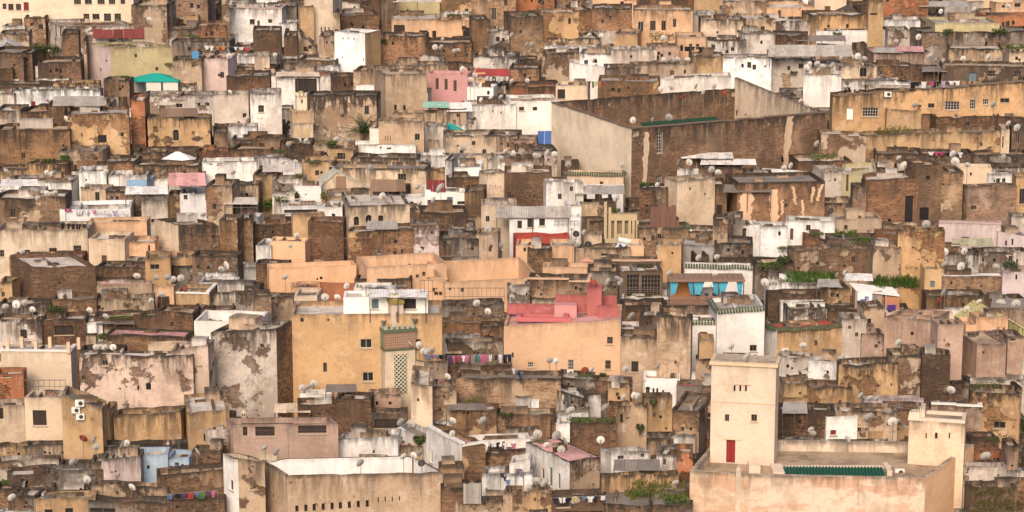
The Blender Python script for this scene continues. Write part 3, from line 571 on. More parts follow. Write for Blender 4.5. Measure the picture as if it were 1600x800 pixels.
B(82,148,468,498,'o',br=.6,gr=.8); B(148,246,496,524,'k',r=10,rc='l',gr=1.2); B(240,302,488,524,'k',br=.6,gr=1.2); B(-6,80,474,500,'g',r=8); B(-6,60,500,534,'w',gr=1.3,w='37,522,10,14x'); B(56,130,500,530,'d',w='100,516,28,14x'); B(120,156,504,526,'W',gr=.5)
B(160,292,526,546,'k',rc='P',r=10,par=.2,n='low house with a faded red terrace floor',ref='faded red terrace'); B(232,290,538,560,'c',gr=.3,r=4); B(120,194,546,560,'g',r=8)
B(300,404,504,536,'W',a=-6,par=1.2,r=18,ic='W',rc='W',gr=.1,br=.02,n='bright white roof terrace wall above the stained house',ref='bright white terrace wall'); B(296,360,484,508,'q',r=8)
B(-6,113,549,612,'c',br=.0,gr=.25,jit=.01,r=10,par=.1,w='11,580,14,8x',cap='W',n='pale cream house with square posts on its terrace',ref='pale cream posted house')
B(117,304,556,652,'a',a=-3,br=.44,gr=1.1,w='164,567,9,8 130,591,6,8 232,604,8,11s 216,606,3,8s',par=.2,r=7,n='huge peeling pinkish wall patched with brick and plaster',ref='huge peeling wall'); B(262,328,546,648,'a',yt2=540,gr=.9,br=.3)
B(326,434,519,632,'w',a=-20,xs=457,sc_='d',br=.34,gr=1.5,jit=.06,yt2=514,n='stained mauve and white wall with a dark flank',ref='stained mauve wall'); B(398,422,462,508,'g',gr=.9,w='408,495,16,10x')  # dark flank colour stands in for the shade of the alley
# third band, centre
B(421,556,420,446,'p',a=11,gr=.15,br=0,r=8,jit=.02,par=.9,rc='p',n='long peach terrace wall',ref='long peach wall'); B(400,452,412,430,'d',r=8,rc='s'); B(404,458,464,482,'t',rc='P',r=7,gr=.8); B(456,500,450,470,'p',gr=.4); B(462,554,446,462,'r',br=.1,gr=.2,rc='r',r=3,n='low bright orange red terrace parapet'); B(458,496,462,492,'c',gr=.2)
B(553,642,436,456,'k',gr=1.1,yt2=434); B(552,610,450,474,'W',gr=.2)
B(574,698,418,456,'p',a=15,d=6,par=1.3,rc='p',gr=.3,br=0,jit=.02,n='peach courtyard house, inner range',ref='inner peach courtyard')
B(695,846,441,478,'p',a=12,d=11,par=3.0,rc='p',gr=.35,br=0,jit=.02,n='large peach walled courtyard with smooth bare walls',ref='large peach courtyard')
B(457,690,492,612,'o',a=2,d=6,br=.03,gr=.55,jit=.03,par=.5,rc='w',w='572,537,18,14w 508,574,6,15 575,589,17,14w 472,500,5,6s 513,500,3,4s 654,533,8,6',n='large smooth ochre house behind the tiled minaret',ref='large ochre house')
B(537,668,465,496,'W',a=2,d=3,at_=604,par=.2,gr=.1,br=0,w='586,475,11,15u 629,475,42,16x',n='white rooftop storey on the large ochre house',ref='white rooftop storey')
B(690,788,476,510,'g',br=.5,gr=1.0,r=8); B(690,752,504,536,'o',br=.6,gr=.8,cap='k'); B(744,790,498,520,'o',w='774,509,7,9'); B(700,786,536,556,'w',r=8,w='742,552,3,4s 748,552,3,4s'); B(750,788,510,540,'k')
B(663,698,566,616,'t',a=30,xs=627,sc_='c',br=.35,gr=.8,r=8,w='684,578,3,4s',sw='634,571,3,10s',n='tan corner house with a dish-crowded roof',ref='tan corner house'); B(697,800,572,600,'t',a=3,gr=.8,r=6,w='754,585,13,6w',n='tan house below the long laundry line',ref='house with the long laundry line'); 
# third band, right of centre
B(787,969,510,588,'p',a=-4,yt2=500,d=7,br=.04,gr=.3,jit=.01,par=.3,rc='P',w='953,532,9,11g 892,570,9,16gw 950,570,9,14g 829,570,9,8gw 801,555,3,8s',n='smooth peach house crowned by a pink roof terrace',ref='peach house with the pink terrace')
B(824,921,438,476,'k',br=.8,gr=1.2,cap='p'); B(796,828,446,480,'w',w='823,460,3,5'); B(848,922,418,438,'p',gr=.4,r=8); B(940,1032,408,424,'t',cap='p',gr=.9); B(968,1036,424,468,'d',a=2,d=5,br=.1,gr=.4,w='989,446,20,34g 1017,446,30,32g',n='dark wooden gallery with tall glazed bays',ref='dark glazed gallery'); B(918,972,424,452,'g',gr=1.0)
B(972,1044,466,480,'W',yt2=464,gr=.3); B(974,1044,478,500,'d',gr=1.2); B(1000,1032,494,530,'g',gr=.9); B(968,998,512,532,'W',w='982,522,13,13v',gr=.3)
B(968,1030,528,590,'t',br=.08,gr=1.0,w='992,573,11,17x',n='tan house front with a tall brown door',ref='tan house with the brown door'); B(1028,1078,492,606,'t',a=-10,xs=1084,br=.1,gr=1.5,yt2=496,n='tall narrow stained buttress house',ref='stained buttress house')
B(1078,1122,502,562,'W',a=-4,cap='n',gr=.2,br=.02,rc='P',r=10,par=.3,w='1099,525,12,13v',n='white house corner with green tile eaves',ref='white green-eaved corner'); B(1119,1197,486,566,'W',a=3,yt2=480,cap='n',gr=.25,br=.02,d=6,w='1177,544,11,10',n='large white house with a green tiled eave',ref='large white tiled-eave house')
B(1070,1176,416,432,'W',cap='n',gr=.3,r=5); B(1040,1166,477,494,'k',a=1,par=.05,r=9,rc='t',n='open rooftop terrace base with wooden slats',ref='turquoise curtain terrace'); B(1088,1108,400,416,'d'); B(1120,1178,402,418,'k')
B(1090,1182,562,604,'t',gr=1.2,r=8,rc='q'); B(1095,1115,530,600,'o',br=.2,gr=.8)
# third band, right
B(1180,1240,410,438,'g',gr=1.1,w='1220,432,11,14x'); B(1240,1368,392,430,'t',br=.5,gr=.7,n='long low tan rubble wall beside the green patch'); B(1198,1300,444,460,'W',gr=1.0,br=.3); B(1200,1296,458,474,'k',r=6,gr=.9); B(1222,1296,472,486,'W',r=3,gr=.4); B(1230,1302,482,500,'w',gr=1.2,br=.4)
B(1292,1330,450,488,'o',br=.7,gr=1.0); B(1296,1350,484,502,'k',r=8)
B(1460,1570,432,464,'k',br=.85,gr=.5,rc='W',r=6,par=.02,n='dark brick house under a white slab roof',ref='dark house with white slab roof'); B(1568,1606,426,474,'m',gr=.5,w='1588,433,3,8s'); B(1446,1470,420,470,'o',br=.1,gr=.3,w='1457,444,7,10u'); B(1450,1606,396,416,'w',gr=1.1,r=8); B(1450,1540,462,490,'k',r=10,gr=1.1); B(1530,1606,468,490,'g',r=8)
B(1213,1319,514,562,'o',a=3,xs=1195,sc_='W',yt2=506,cap='n',gr=.9,br=.05,par=.25,rc='R',r=10,w='1275,536,5,9',n='ochre house with green tile edge and dark red terrace',ref='ochre house with red terrace')
B(1318,1352,498,560,'w',gr=.8,br=.15); B(1349,1385,480,528,'t',gr=.8,w='1358,506,6,16x'); B(1345,1386,522,562,'q',gr=1.2)
B(1383,1452,500,566,'q',a=-12,xs=1487,br=.15,gr=.6,par=.4,rc='p',r=14,n='long reddish brown house with a sunlit flat roof',ref='reddish brown house'); B(1388,1490,490,504,'c',rc='p',r=6,gr=.1)
B(1462,1510,508,606,'q',a=5,br=.15,gr=.5,w='1521,522,6,8'); B(1508,1530,508,540,'p',gr=.2,w='1521,522,6,8'); B(1524,1580,496,530,'p',gr=.4,rc='t'); B(1524,1579,538,606,'q',a=12,xs=1499,br=.25,gr=.6,par=.2,rc='t',n='square reddish brown block with pitted walls',ref='square reddish block'); B(1572,1606,526,592,'q',br=.2,w='1583,531,8,4')
B(1222,1270,560,600,'w',gr=.4); B(1268,1318,566,606,'W',a=-10,gr=.5,br=.2); B(1316,1402,570,632,'o',a=-3,yt2=566,gr=1.1,br=.3,rc='W',r=10,par=.5,n='ochre house with a ragged white inner terrace',ref='ochre house with ragged terrace'); B(1398,1449,556,632,'t',br=.5,gr=1.0,rc='c'); B(1447,1482,556,644,'d',br=.5,gr=.4)
# fourth band, left
B(-6,28,586,640,'r',br=.4,gr=.5,w='10,585,12,8x'); B(-6,28,636,696,'c',a=10,gr=.6,w='2,640,6,30x'); B(28,102,622,696,'c',br=.0,gr=.4,d=3,w='62,653,21,24x 66,674,50,11u',n='recessed cream courtyard front with a dark doorway',ref='recessed cream courtyard'); B(100,150,616,722,'o',yt2=640,br=.2,gr=.7,n='ochre side wall carrying three air conditioners',ref='wall with the air conditioners')
B(-6,112,692,722,'o',gr=1.1,br=.15,r=4); B(168,284,650,698,'o',a=-3,yt2=644,gr=1.1,br=.08,n='long low ochre wall with hairline cracks',ref='long low ochre wall'); B(295,352,646,716,'o',a=22,xs=281,yt2=640,gr=.8,br=.08,w='320,684,3,12s'); B(148,172,640,700,'o',br=.4)
B(-6,146,722,740,'w',gr=1.2,r=8); B(12,148,738,764,'g',gr=1.2,br=.5); B(-6,126,764,780,'k'); B(54,134,780,806,'o',br=.2,gr=.6,w='76,799,12,6s 108,798,12,8s'); B(-6,56,776,806,'g',gr=1.2); B(128,262,762,790,'t',r=8,rc='g',gr=.8,w='230,794,20,8'); B(122,262,786,810,'g',w='160,798,40,8')
B(160,208,718,760,'m',br=.35,gr=.9,yt2=714); B(144,166,722,760,'t'); B(212,252,712,746,'b',br=.1,gr=.2,jit=.05,n='low sky blue wall of a small terrace',ref='sky blue wall'); B(248,296,716,744,'b',gr=.3,br=.3); B(290,346,706,738,'d',gr=.8); B(246,348,744,786,'k',yt2=733,br=.6,gr=.8); B(262,340,782,808,'d',gr=.6); B(150,300,696,716,'g',r=8,w='228,702,40,6x')
B(322,350,672,718,'w',gr=1.0,w='337,698,18,10x 319,682,3,10'); B(366,524,664,726,'q',a=2,xs=347,br=.12,gr=.4,jit=.02,rc='P',par=.6,r=11,w='383,674,7,14x 414,674,30,15x 488,670,44,14x',n='salmon house with framed recesses at its terrace',ref='salmon house with framed recesses')
B(374,406,718,806,'t',a=25,xs=340,yt2=722,sc_='W',ic='c',par=.8,br=.3,gr=.8,rc='c',r=10,sw='344,748,3,12 362,758,5,16',w='396,763,10,3',n='white corner house with a pale yellow parapet inside',ref='white corner house')
B(450,690,744,812,'t',a=9,xs=402,yt2=738,d=None,br=.2,gr=.7,par=1.6,rc='m',ic='W',r=26,w='464,795,5,10s 478,794,5,11s 491,793,5,11s 505,792,5,11s 519,791,5,11s 532,790,5,11s 546,789,5,11s 560,788,5,11s 574,787,5,11s 591,781,2,8s 602,780,2,8s 613,780,2,8s 624,779,2,7s',sw='407,775,2,10s 411,778,2,10s 416,780,2,10s 434,788,2,8s 441,792,2,8s',n='large tan brick house with a row of slit windows and white terrace',ref='brick house with the slit-window row')
B(398,434,710,726,'c',gr=.2); B(464,518,616,634,'W',gr=.3,r=8,w='495,626,12,6v'); B(466,520,632,670,'d',gr=.6); B(520,580,624,672,'k',a=-3,br=.5,gr=1.0,w='534,618,25,9x'); B(578,624,618,642,'q',gr=.9); B(580,634,646,680,'g',w='605,662,40,14x',gr=.8); B(524,622,688,716,'W',a=-4,yt2=682,gr=.9,br=.2,n='whitewashed yard wall with black clutter at its foot'); B(618,668,668,706,'W',a=-24,yt2=688,gr=.5)
B(640,676,604,686,'c',a=-25,xs=676,br=.1,gr=.9,w='653,625,4,6s'); B(674,712,606,668,'t',br=.35,gr=.9); B(712,876,592,650,'k',a=-2,br=.8,gr=1.0,n='long brown brick wall with crumbling white bands',ref='long brown brick wall'); B(706,776,640,676,'o',br=.55,gr=.9,w='725,645,3,4s 731,646,3,4s'); B(770,880,620,650,'w',br=.75,gr=.7)
B(722,758,694,748,'o',a=30,xs=664,sc_='W',br=.6,gr=.6,yt2=692,cap='W',rc='P',sw='674,713,4,20u 703,719,4,18u',n='white gabled house with a brick flank and cream coping',ref='white house with cream coping'); B(688,724,730,766,'o',br=.35,gr=.9); B(722,830,690,716,'W',gr=.3,br=.02,r=10,w='757,684,4,6 770,690,9,26x 787,694,5,24x',n='white house with open doors and a red bucket',ref='white house with open doors'); B(758,832,710,732,'d',gr=.8)
B(690,752,762,806,'k',br=.5,gr=1.0); B(752,832,742,772,'W',gr=.7,yt2=738,br=.1); B(710,800,784,806,'t',gr=1.1,r=8); B(786,812,770,806,'t',gr=1.0)
# fourth band, right of centre
B(876,986,590,624,'t',a=-10,yt2=600,gr=1.1,br=.25); B(870,920,610,650,'W',gr=1.1,br=.4,yt2=624); B(776,870,648,672,'k',gr=1.0,r=10,rc='l'); B(862,966,662,714,'k',br=.6,gr=1.0,r=10,rc='l',n='dark brown brick front with a weedy roof',ref='brick front with the weedy roof'); B(870,890,662,718,'W',gr=.3)
B(1008,1104,586,600,'W',gr=.1,r=4,w='1012,611,6,8'); B(1008,1062,592,618,'W',gr=.1,br=0,w='1012,611,6,8a 1021,611,3,9s 1027,611,3,9s 1036,613,3,7s',n='white house with arched slits and a dark red roof',ref='white house with the dark red roof'); B(1060,1118,604,632,'g',gr=.5,rc='R',r=10,w='1088,622,36,10')
B(967,1010,633,696,'t',a=-5,br=.2,gr=1.1,rc='P',r=5,w='971,654,4,14',n='tan house with a pink edged roof terrace',ref='tan house with pink edged roof'); B(1006,1054,620,690,'o',br=.3,gr=1.1,rc='P',r=6); B(950,986,606,632,'o',gr=.6); B(1052,1092,644,690,'t',gr=.9,a=-15,xs=1118); B(1088,1120,634,662,'p',gr=.2,rc='p',r=6)
B(890,940,722,772,'t',a=32,xs=822,sc_='W',br=.5,gr=1.2,rc='P',r=None,par=.05,sw='834,718,3,11d 848,740,5,17d 860,745,6,30u 873,752,5,25u 827,746,4,24d',n='white house with a sloping pink roof and brick end',ref='white house with the pink roof')
B(796,828,724,764,'W',gr=.5,yt2=718,w='811,740,10,15'); 
B(955,1020,708,742,'W',a=8,xs=941,br=.12,gr=.8,r=8,w='970,715,10,6 1004,712,6,6 1024,712,9,14x',n='small white courtyard house with a grey lean-to',ref='small white courtyard house'); B(1030,1064,712,746,'W',a=-14,xs=1078,gr=.8,br=.15,w='1038,722,5,10'); B(1062,1082,706,760,'r',br=.6,gr=.6)
B(940,1066,744,782,'o',br=.35,gr=1.2,r=6,n='low stained ochre yard wall',ref='stained ochre yard wall'); B(940,1080,790,812,'g',r=24,par=.05,rc='g',gr=.8); B(802,864,770,812,'o',br=.4,gr=.8); B(862,945,776,812,'k',gr=.8,r=10,w='880,786,18,12x'); B(1038,1078,766,790,'t',gr=.8)
# fourth band, right
B(1224,1330,602,640,'o',br=.35,gr=.9); B(1224,1270,622,650,'o',gr=.6,br=.3); B(1222,1400,644,692,'k',br=.55,gr=1.1); B(1290,1348,652,695,'W',br=.25,gr=.3,w='1302,676,9,8v'); B(1350,1452,624,646,'m',gr=.4,br=.1,r=3); B(1362,1432,676,694,'o',a=18,xs=1345,rc='P',r=8,gr=.3); B(1392,1460,640,668,'k',gr=1.0)
B(1464,1532,634,680,'k',br=.75,gr=.8,rc='W',r=8,cap='W'); B(1526,1592,616,676,'o',a=-8,br=.35,gr=1.1,rc='g',r=14,w='1562,664,18,10',n='flat roofed tan house above the rubble slope'); B(1588,1606,606,664,'k'); B(1464,1606,590,612,'g',r=8,gr=1.1)
B(1516,1574,684,712,'k',rc='l',r=10,gr=.9); B(1516,1580,704,728,'r',rc='P',r=6,gr=.4); B(1572,1606,694,752,'q',br=.4,gr=.9); B(1516,1572,730,762,'w',rc='s',gr=.6,r=8); B(1516,1606,762,812,'k',br=.6,gr=1.0)

B(986,1287,201,292,'t',a=28,xs=861,sc_='H',r=42,par=5.2,br=.84,gr=1.7,jit=.22,rc='g',cap='k',w='1031,223,9,32gw 1030,283,8,18gw 1224,249,7,10s',n='great courtyard mosque with cream flank and dark brick front',ref='great courtyard mosque',cat='mosque',nm='mosque')  # flank cream is raised in colour to stand in for missing light

B(697,776,212,247,'t',gr=1.0,br=.3); B(762,808,211,245,'q',br=.3,gr=.9); B(592,664,190,241,'t',br=.2,gr=.9,w='602,216,1,8s 606,216,1,8s 610,216,1,8s 652,214,8,10'); B(580,594,201,229,'W',gr=.2); B(664,700,196,222,'w',gr=1.0); B(690,745,186,206,'w',r=5,gr=.6)
B(664,697,438,475,'p',a=-18,r=3,gr=.3,br=0,jit=.02)
# ------------------------------------------------------------------ build the surveyed houses
# long fronts are really several houses side by side; tall ones have low annexes at their feet
_new = []; _rs = random.Random(21)
FAM = dict(k='kkdtgo', t='ttkogc', o='ootkt', g='gkwtg', w='wwWgt', W='WwWWc', c='ctcw', d='dkkg', q='qktq', r='rkk', p='pt', m='mw', s='sw', a='at', y='yc', P='Pq', R='R', b='b')
for s in list(SPEC):
    w_, h_ = s['x1']-s['x0'], s['yb']-s['yt']
    if s['n'] is None and not s['w'] and not s['sw'] and s['xs'] is None and s['sc_'] is None and s['cap'] is None and w_ > 105 and s['c'] not in 'RPb':
        k_ = 2; cuts = sorted([s['x0']]+[s['x0']+w_*(i+_rs.uniform(-.22, .22))/k_ for i in range(1, k_)]+[s['x1']]); SPEC.remove(s)
        y2 = s['yt'] if s['yt2'] is None else s['yt2']
        for i in range(k_):
            q = dict(s); q['x0'], q['x1'] = cuts[i], cuts[i+1]+1; f = lambda x: s['yt']+(y2-s['yt'])*(x-s['x0'])/w_; dy = _rs.uniform(-min(5, h_*.16), min(7, h_*.25))
            q['yt'] = f(cuts[i])+dy; q['yt2'] = None if s['yt2'] is None else f(cuts[i+1])+dy; q['yb'] = s['yb']+_rs.uniform(-.8, .8); q['a'] = None
            if i != _rs.randrange(k_): q['c'] = _rs.choice(FAM[s['c']]); q['br'] = q['gr'] = None
            SPEC.append(q)
    if h_ > 20 and w_ > 26 and s['ref'] is None and not s['w'] and _rs.random() < .8:
      for _k in range(2 if h_ > 30 else 1):
        aw = _rs.uniform(.35, 1.05)*w_; ax = s['x0']+_rs.uniform(-.1, .9)*(w_-aw) if aw < w_ else s['x0']-_rs.uniform(0, aw-w_); ah = _rs.uniform(3.5, 8)*(.75+.5*s['yb']/800)*(1+.8*(_k == 0 and h_ > 30))
        _new.append(dict(s, x0=ax, x1=ax+aw, yt=s['yb']-ah, yb=s['yb']+_rs.uniform(1.2, 2)+1.6*_k, yt2=None, a=_rs.uniform(-5, 5), xs=None, d=None, sc_=None, ic=None, cap=None, sw='', n=None, ref=None, r=_rs.uniform(5, 9), par=_rs.uniform(.06, .3), c=_rs.choice('kwWgttcwW'), br=None, gr=None, rc=_rs.choice(('w', 'w', 's', 'W', 't'))))
SPEC += _new
for s in SPEC: plan(s)
def kind_name(s):
    h, w = s['yb']-s['yt'], s['x1']-s['x0']; c = s['c']
    if s['nm'] != 'house': return s['nm'], s['cat']
    if h < 26 and (w > 2.2*h) and c in 'Ww': return 'white_terrace', 'terrace'
    if h < 26 and (w > 2.2*h): return 'terrace_house', 'terrace house'
    if c in 'kdr': return 'brick_house', 'brick house'
    if c in 'Ww': return 'white_house', 'white house'
    return 'house', 'house'
for s in SPEC: s['nm'], s['cat'] = kind_name(s)
for s in SPEC: house(s); settle(s['obj'])
REF = {s['ref']: s for s in SPEC if s['ref']}
def roof_z(ref): s = REF[ref]; return (s['zl']+s['zr'])/2-s['par']
def hp(px, py, z):               # where the sight line of a picture point meets the level z
    d = ray(px, py); t = (z-CAMZ)/d.z; return Vector((d.x*t, d.y*t, z))
def fr(a): a = math.radians(a); return Vector((math.cos(a), math.sin(a), 0)), Vector((-math.sin(a), math.cos(a), 0))
FOOT = [s['Q'] for s in SPEC]; THINGS = []      # THINGS: (object, picture point) for the labels
def wallprops(o, e, g): o['exposed'] = float(e); o['grime'] = float(g); return o
def RB(x0, x1, yt, yb, z, dpt, c, name='wall', parent=None, a=0, mat='paint', e=.05, g=.3):
    """a box whose front foot is seen from x0 to x1 at row yb on the level z, and whose head is at row yt"""
    p = hp((x0+x1)/2, yb, z); X, N = fr(a); k = sc_at(p)
    h = at((x0+x1)/2, yt, p.y).z-z
    o = M().box(p+N*dpt/2, ((x1-x0)/k/math.cos(math.radians(a)), dpt, h), (X, N)).build(name, mat, parent, PAL[c] if isinstance(c, str) else c)
    if mat == 'weathered_plaster': wallprops(o, e, g)
    return o
def thing(name, label, cat, px, py, z=None, Y=None, group=None):
    p = hp(px, py, z) if z is not None else at(px, py, Y)
    o = empty(name, p); tag(o, label, cat, group); THINGS.append(o); return o

# --- the great mosque: sloping head of its far wall, green tiled inner roof
s = REF['great courtyard mosque']; q = s['Q']; zt = s['zl']; rt = s['obj']
mz = M(); X, N = s['X'], s['N']; P, Q = q[1]+N*2, q[2]
n = 12
for k in range(n):
    a_, b_ = P+(Q-P)*(k/n), P+(Q-P)*((k+1)/n); h0, h1 = 1.5*(k/n)**1.2, 1.5*((k+1)/n)**1.2
    v = [Vector((p.x, p.y, zt-.3)) for p in (a_, b_)]; w_ = -X*.5
    t0, t1 = Vector((a_.x, a_.y, zt+h0)), Vector((b_.x, b_.y, zt+h1))
    mz.quad(v[0]+X*.02, v[1]+X*.02, t1+X*.02, t0+X*.02, [(k, -h0), (k+1, -h1), (k+1, 0), (k, 0)]); dn = Vector((0, 0, 4.6)); mz.quad(v[1]+w_-dn, v[0]+w_-dn, t0+w_, t1+w_, [(k*1.8, -h0-5), (k*1.8+1.8, -h1-5), (k*1.8+1.8, 0), (k*1.8, 0)]); mz.quad(t0+X*.02, t1+X*.02, t1+w_, t0+w_)
o = mz.build('raised_wall', 'weathered_plaster', rt, PAL['c']); wallprops(o, .2, .7); o.location = -rt.location
def greenroof(parent, A, Bv, Nn, depth, z, rows, loc, drop=.8, gcol=(.02, .065, .03)):
    """glazed tile slope falling towards a court: rows of round tiles"""
    L = (Bv-A).length; Xd = (Bv-A)/L; nt_ = int(L/.28); g = M(); base = M()
    base.sheet([A+Vector((0, 0, z)), Bv+Vector((0, 0, z)), Bv+Nn*depth+Vector((0, 0, z+drop)), A+Nn*depth+Vector((0, 0, z+drop))], .1)
    for k in range(nt_):
        p = A+Xd*(L*(k+.5)/nt_)
        g.bar(p+Vector((0, 0, z+.05)), p+Nn*depth+Vector((0, 0, z+drop+.05)), .085, 5)
    o1 = base.build('roof_slope', 'tile', parent, (.02, .06, .03)); o2 = g.build('roof_tile', 'tile', o1, gcol); o1.location = -loc; o2['kind'] = 'stuff'
A1, B1 = q[0]+X*10+N*12.5, q[0]+X*22+N*12.5
greenroof(rt, Vector((A1.x, A1.y, 0)), Vector((B1.x, B1.y, 0)), N, 5, roof_z('great courtyard mosque')+2.1, 1, rt.location, .6)

# plaster left standing on bare brick: ragged upright strips, a few centimetres proud of the wall
def strips(ref, lst, c):
    s = REF[ref]; A, X = s['A'], s['X']; out = Vector((X.y, -X.x, 0)); rt = s['obj']; rnd = random.Random(len(lst))
    for (px, y0, y1, w, lean) in lst:
        m = M(); n = 14; rows = []
        for i in range(n+1):
            t = i/n; x = px+lean*t; q = ray(x, 400); den = X.x*q.y-X.y*q.x; u = (-A.x*q.y+A.y*q.x)/den; p = A+X*u; z = at(x, y0+(y1-y0)*t, p.y).z
            hw = w/s['ppm']/2*(1-.55*abs(t-.35))*rnd.uniform(.7, 1.15); j = rnd.uniform(-.12, .12)
            rows.append((p+X*(-hw+j)+out*.03, p+X*(hw+j)+out*.03, z))
        for (a_, b_, z_), (c_, d_, w_) in zip(rows, rows[1:]):
            P4 = [Vector((*c_.xy, w_)), Vector((*d_.xy, w_)), Vector((*b_.xy, z_)), Vector((*a_.xy, z_))]
            m.quad(*P4, [(0, -5), (.6, -5), (.6, -4.7), (0, -4.7)]); m.quad(P4[0]-out*.06, P4[0], P4[3], P4[3]-out*.06); m.quad(P4[1], P4[1]-out*.06, P4[2]-out*.06, P4[2])
        o = m.build('plaster_strip', 'weathered_plaster', rt, c); wallprops(o, .1, .5); o.location = -rt.location
strips('great courtyard mosque', [(1229, 182, 262, 15, -6), (1008, 206, 288, 10, -3)], (.56, .42, .30))
strips('brick house with pale streaks', [(1237, 291, 320, 6, 4), (1252, 312, 340, 5, 1), (1268, 292, 316, 6, -3), (1281, 288, 314, 6, -7), (1207, 296, 350, 18, 2), (1220, 312, 336, 5, 0), (1165, 300, 350, 22, -2)], (.66, .44, .28))
# --- the walled mosque and its square tower at the near corner
Y0 = dep(815); z0 = at(1445, 747, Y0).z; zr = z0-.95
ring = [hp(1078, 735, z0), hp(1170, 742, z0), hp(1446, 747, z0), hp(1522, 694, z0), hp(1432, 690, z0), hp(1222, 687, z0), hp(1116, 690, z0)]
cx = thing('walled_mosque', 'cream walled mosque with square tower, red door and green tiled court', 'mosque', 1300, 800, z=z0-8)
loc = cx.location.copy(); zb = min(ground(p.x, p.y) for p in ring)-8
def ringwall(parent, ring, zb, zt, zr, th, c, e, g, roofc, own=()):
    m = M(); sep_ = {}; n = len(ring); u = 0
    ctr = sum((p for p in ring), Vector())/n
    inner = []
    for i, p in enumerate(ring):
        a_, b_ = ring[i-1], ring[(i+1) % n]; d1 = (p-a_).normalized(); d2 = (b_-p).normalized()
        n1 = Vector((-d1.y, d1.x, 0)); n2 = Vector((-d2.y, d2.x, 0)); bi = (n1+n2).normalized(); inner.append(p+bi*th/max(.4, bi.dot(n1)))
    for i in range(n):
        p, q_ = ring[i], ring[(i+1) % n]; ip, iq = inner[i], inner[(i+1) % n]; L = (q_-p).length; V = lambda w, z: Vector((w.x, w.y, z))
        (sep_.setdefault(i, M()) if i in dict(own) else m).quad(V(p, zb), V(q_, zb), V(q_, zt), V(p, zt), [(u, zb-zt), (u+L, zb-zt), (u+L, 0), (u, 0)])
        m.quad(V(p, zt), V(q_, zt), V(iq, zt), V(ip, zt), [(u, -.3), (u+L, -.3), (u+L, 0), (u, 0)])
        m.quad(V(ip, zt), V(iq, zt), V(iq, zr-.2), V(ip, zr-.2), [(u, 0), (u+L, 0), (u+L, zr-zt), (u, zr-zt)]); u += L
    o = m.build('wall', 'weathered_plaster', parent, c); wallprops(o, e, g); o.location = -parent.location
    for i, mm in sep_.items(): cc_, ru = dict(own)[i]; q_ = mm.build('outer_wall', 'weathered_plaster', parent, cc_); wallprops(q_, e, .12 if i == 2 else g); q_['rust'] = ru; q_.location = -parent.location
    r_ = M().poly([Vector((p.x, p.y, zr)) for p in inner]).build('roof', 'roof_screed', parent, roofc); r_.location = -parent.location
    return o
CREAM = (.66, .53, .41)
ringwall(cx, ring, zb, z0, zr, .4, CREAM, .02, .6, (.42, .31, .21), ((0, ((.70, .52, .37), .35)), (1, ((.70, .54, .41), .45)), (2, ((.84, .53, .31), .15)))); FOOT.append([ring[0], ring[2], ring[3], ring[6]])  # right-hand wall's orange is lightened to stand in for sunlight
def loc0(o): o.location = o.location-loc; return o
def tower(parent, x0, x1, xs, yt, yb, zbase, c, a, e=.02, g=.35, w='', name='tower', depth=2.6, zlow=None):
    """square tower on the level zbase: front foot seen from x0 to x1, flank to xs"""
    X, N = fr(a); p = hp(x0 if a >= 0 else x1, yb, zbase)
    def hit(px, A, D): q_ = ray(px, 400); den = D.x*q_.y-D.y*q_.x; return (-A.x*q_.y+A.y*q_.x)/den
    if a >= 0: A = p; C = A+X*hit(x1, A, X); d = abs(hit(xs, A, N))
    else: C = p; A = C+X*hit(x0, C, X); d = abs(hit(xs, C, N))
    K = A if a >= 0 else C; qx = ray(xs, 400); S = Vector((qx.x/qx.y*(K.y+depth), K.y+depth, K.z)); N = S-K; d = N.length; N = N/d
    zt = at(x0 if a >= 0 else x1, yt, p.y).z; m = M(); ppm = sc_at(p)
    hl = []
    for (px, py, wv, h, kd) in parse(w):
        u = hit(px, A, X); g_ = A+X*u; z_0, z_1 = at(px, py+h/2, g_.y).z, at(px, py-h/2, g_.y).z
        hl.append(((u-wv/ppm/2, u+wv/ppm/2, z_0, z_1), kd))
    fs = [(A, C), (C, C+N*d), (C+N*d, A+N*d), (A+N*d, A)]
    for i, (P, Q) in enumerate(fs):
        kept = wallface(m, Vector((P.x, P.y, 0)), Vector((Q.x, Q.y, 0)), zbase if zlow is None else zlow, lambda p_: zt, [h for h, _ in hl] if i == 0 else [])
        if i == 0:
            for h, kd in hl:
                for gk in kept:
                    if abs(gk[0]-h[0]) < 1e-6 and abs(gk[2]-h[2]) < .3: opening(parent, Vector((P.x, P.y, 0)), X, gk, kd, ppm); break
    m.quad(*[Vector((p_.x, p_.y, zt)) for p_ in (A, C, C+N*d, A+N*d)])
    o = m.build(name, 'weathered_plaster', parent, c); wallprops(o, e, g)
    return dict(A=A, C=C, X=X, N=N, d=d, zt=zt, L=(C-A).length, obj=o, mid=(A+C)/2+N*d/2)
t1 = tower(cx, 1115, 1209, 1222, 574, 728, zr, CREAM, -11, .02, .25, w='1148,706,14,37r 1141,653,7,11 1184,653,9,11 1152,607,3,10s 1161,607,3,10s 1170,607,3,10s')
X, N = t1['X'], t1['N']
M().box(Vector((t1['mid'].x, t1['mid'].y, t1['zt'])), (t1['L']+.35, t1['d']+.35, .28), (X, N)).build('cornice', 'paint', cx, (.62, .46, .30))
M().box(Vector((t1['mid'].x, t1['mid'].y, t1['zt']+.26)), (t1['L']-.3, t1['d']-.3, .06), (X, N)).build('tower_roof', 'roof_screed', cx, (.45, .36, .27))
pz = at(1160, 628, t1['A'].y).z
M().box(Vector((*((t1['A']+t1['C'])/2).xy, pz)), (t1['L']+.04, .08, .1), (X, N)).build('string_course', 'paint', cx, (.55, .40, .26))
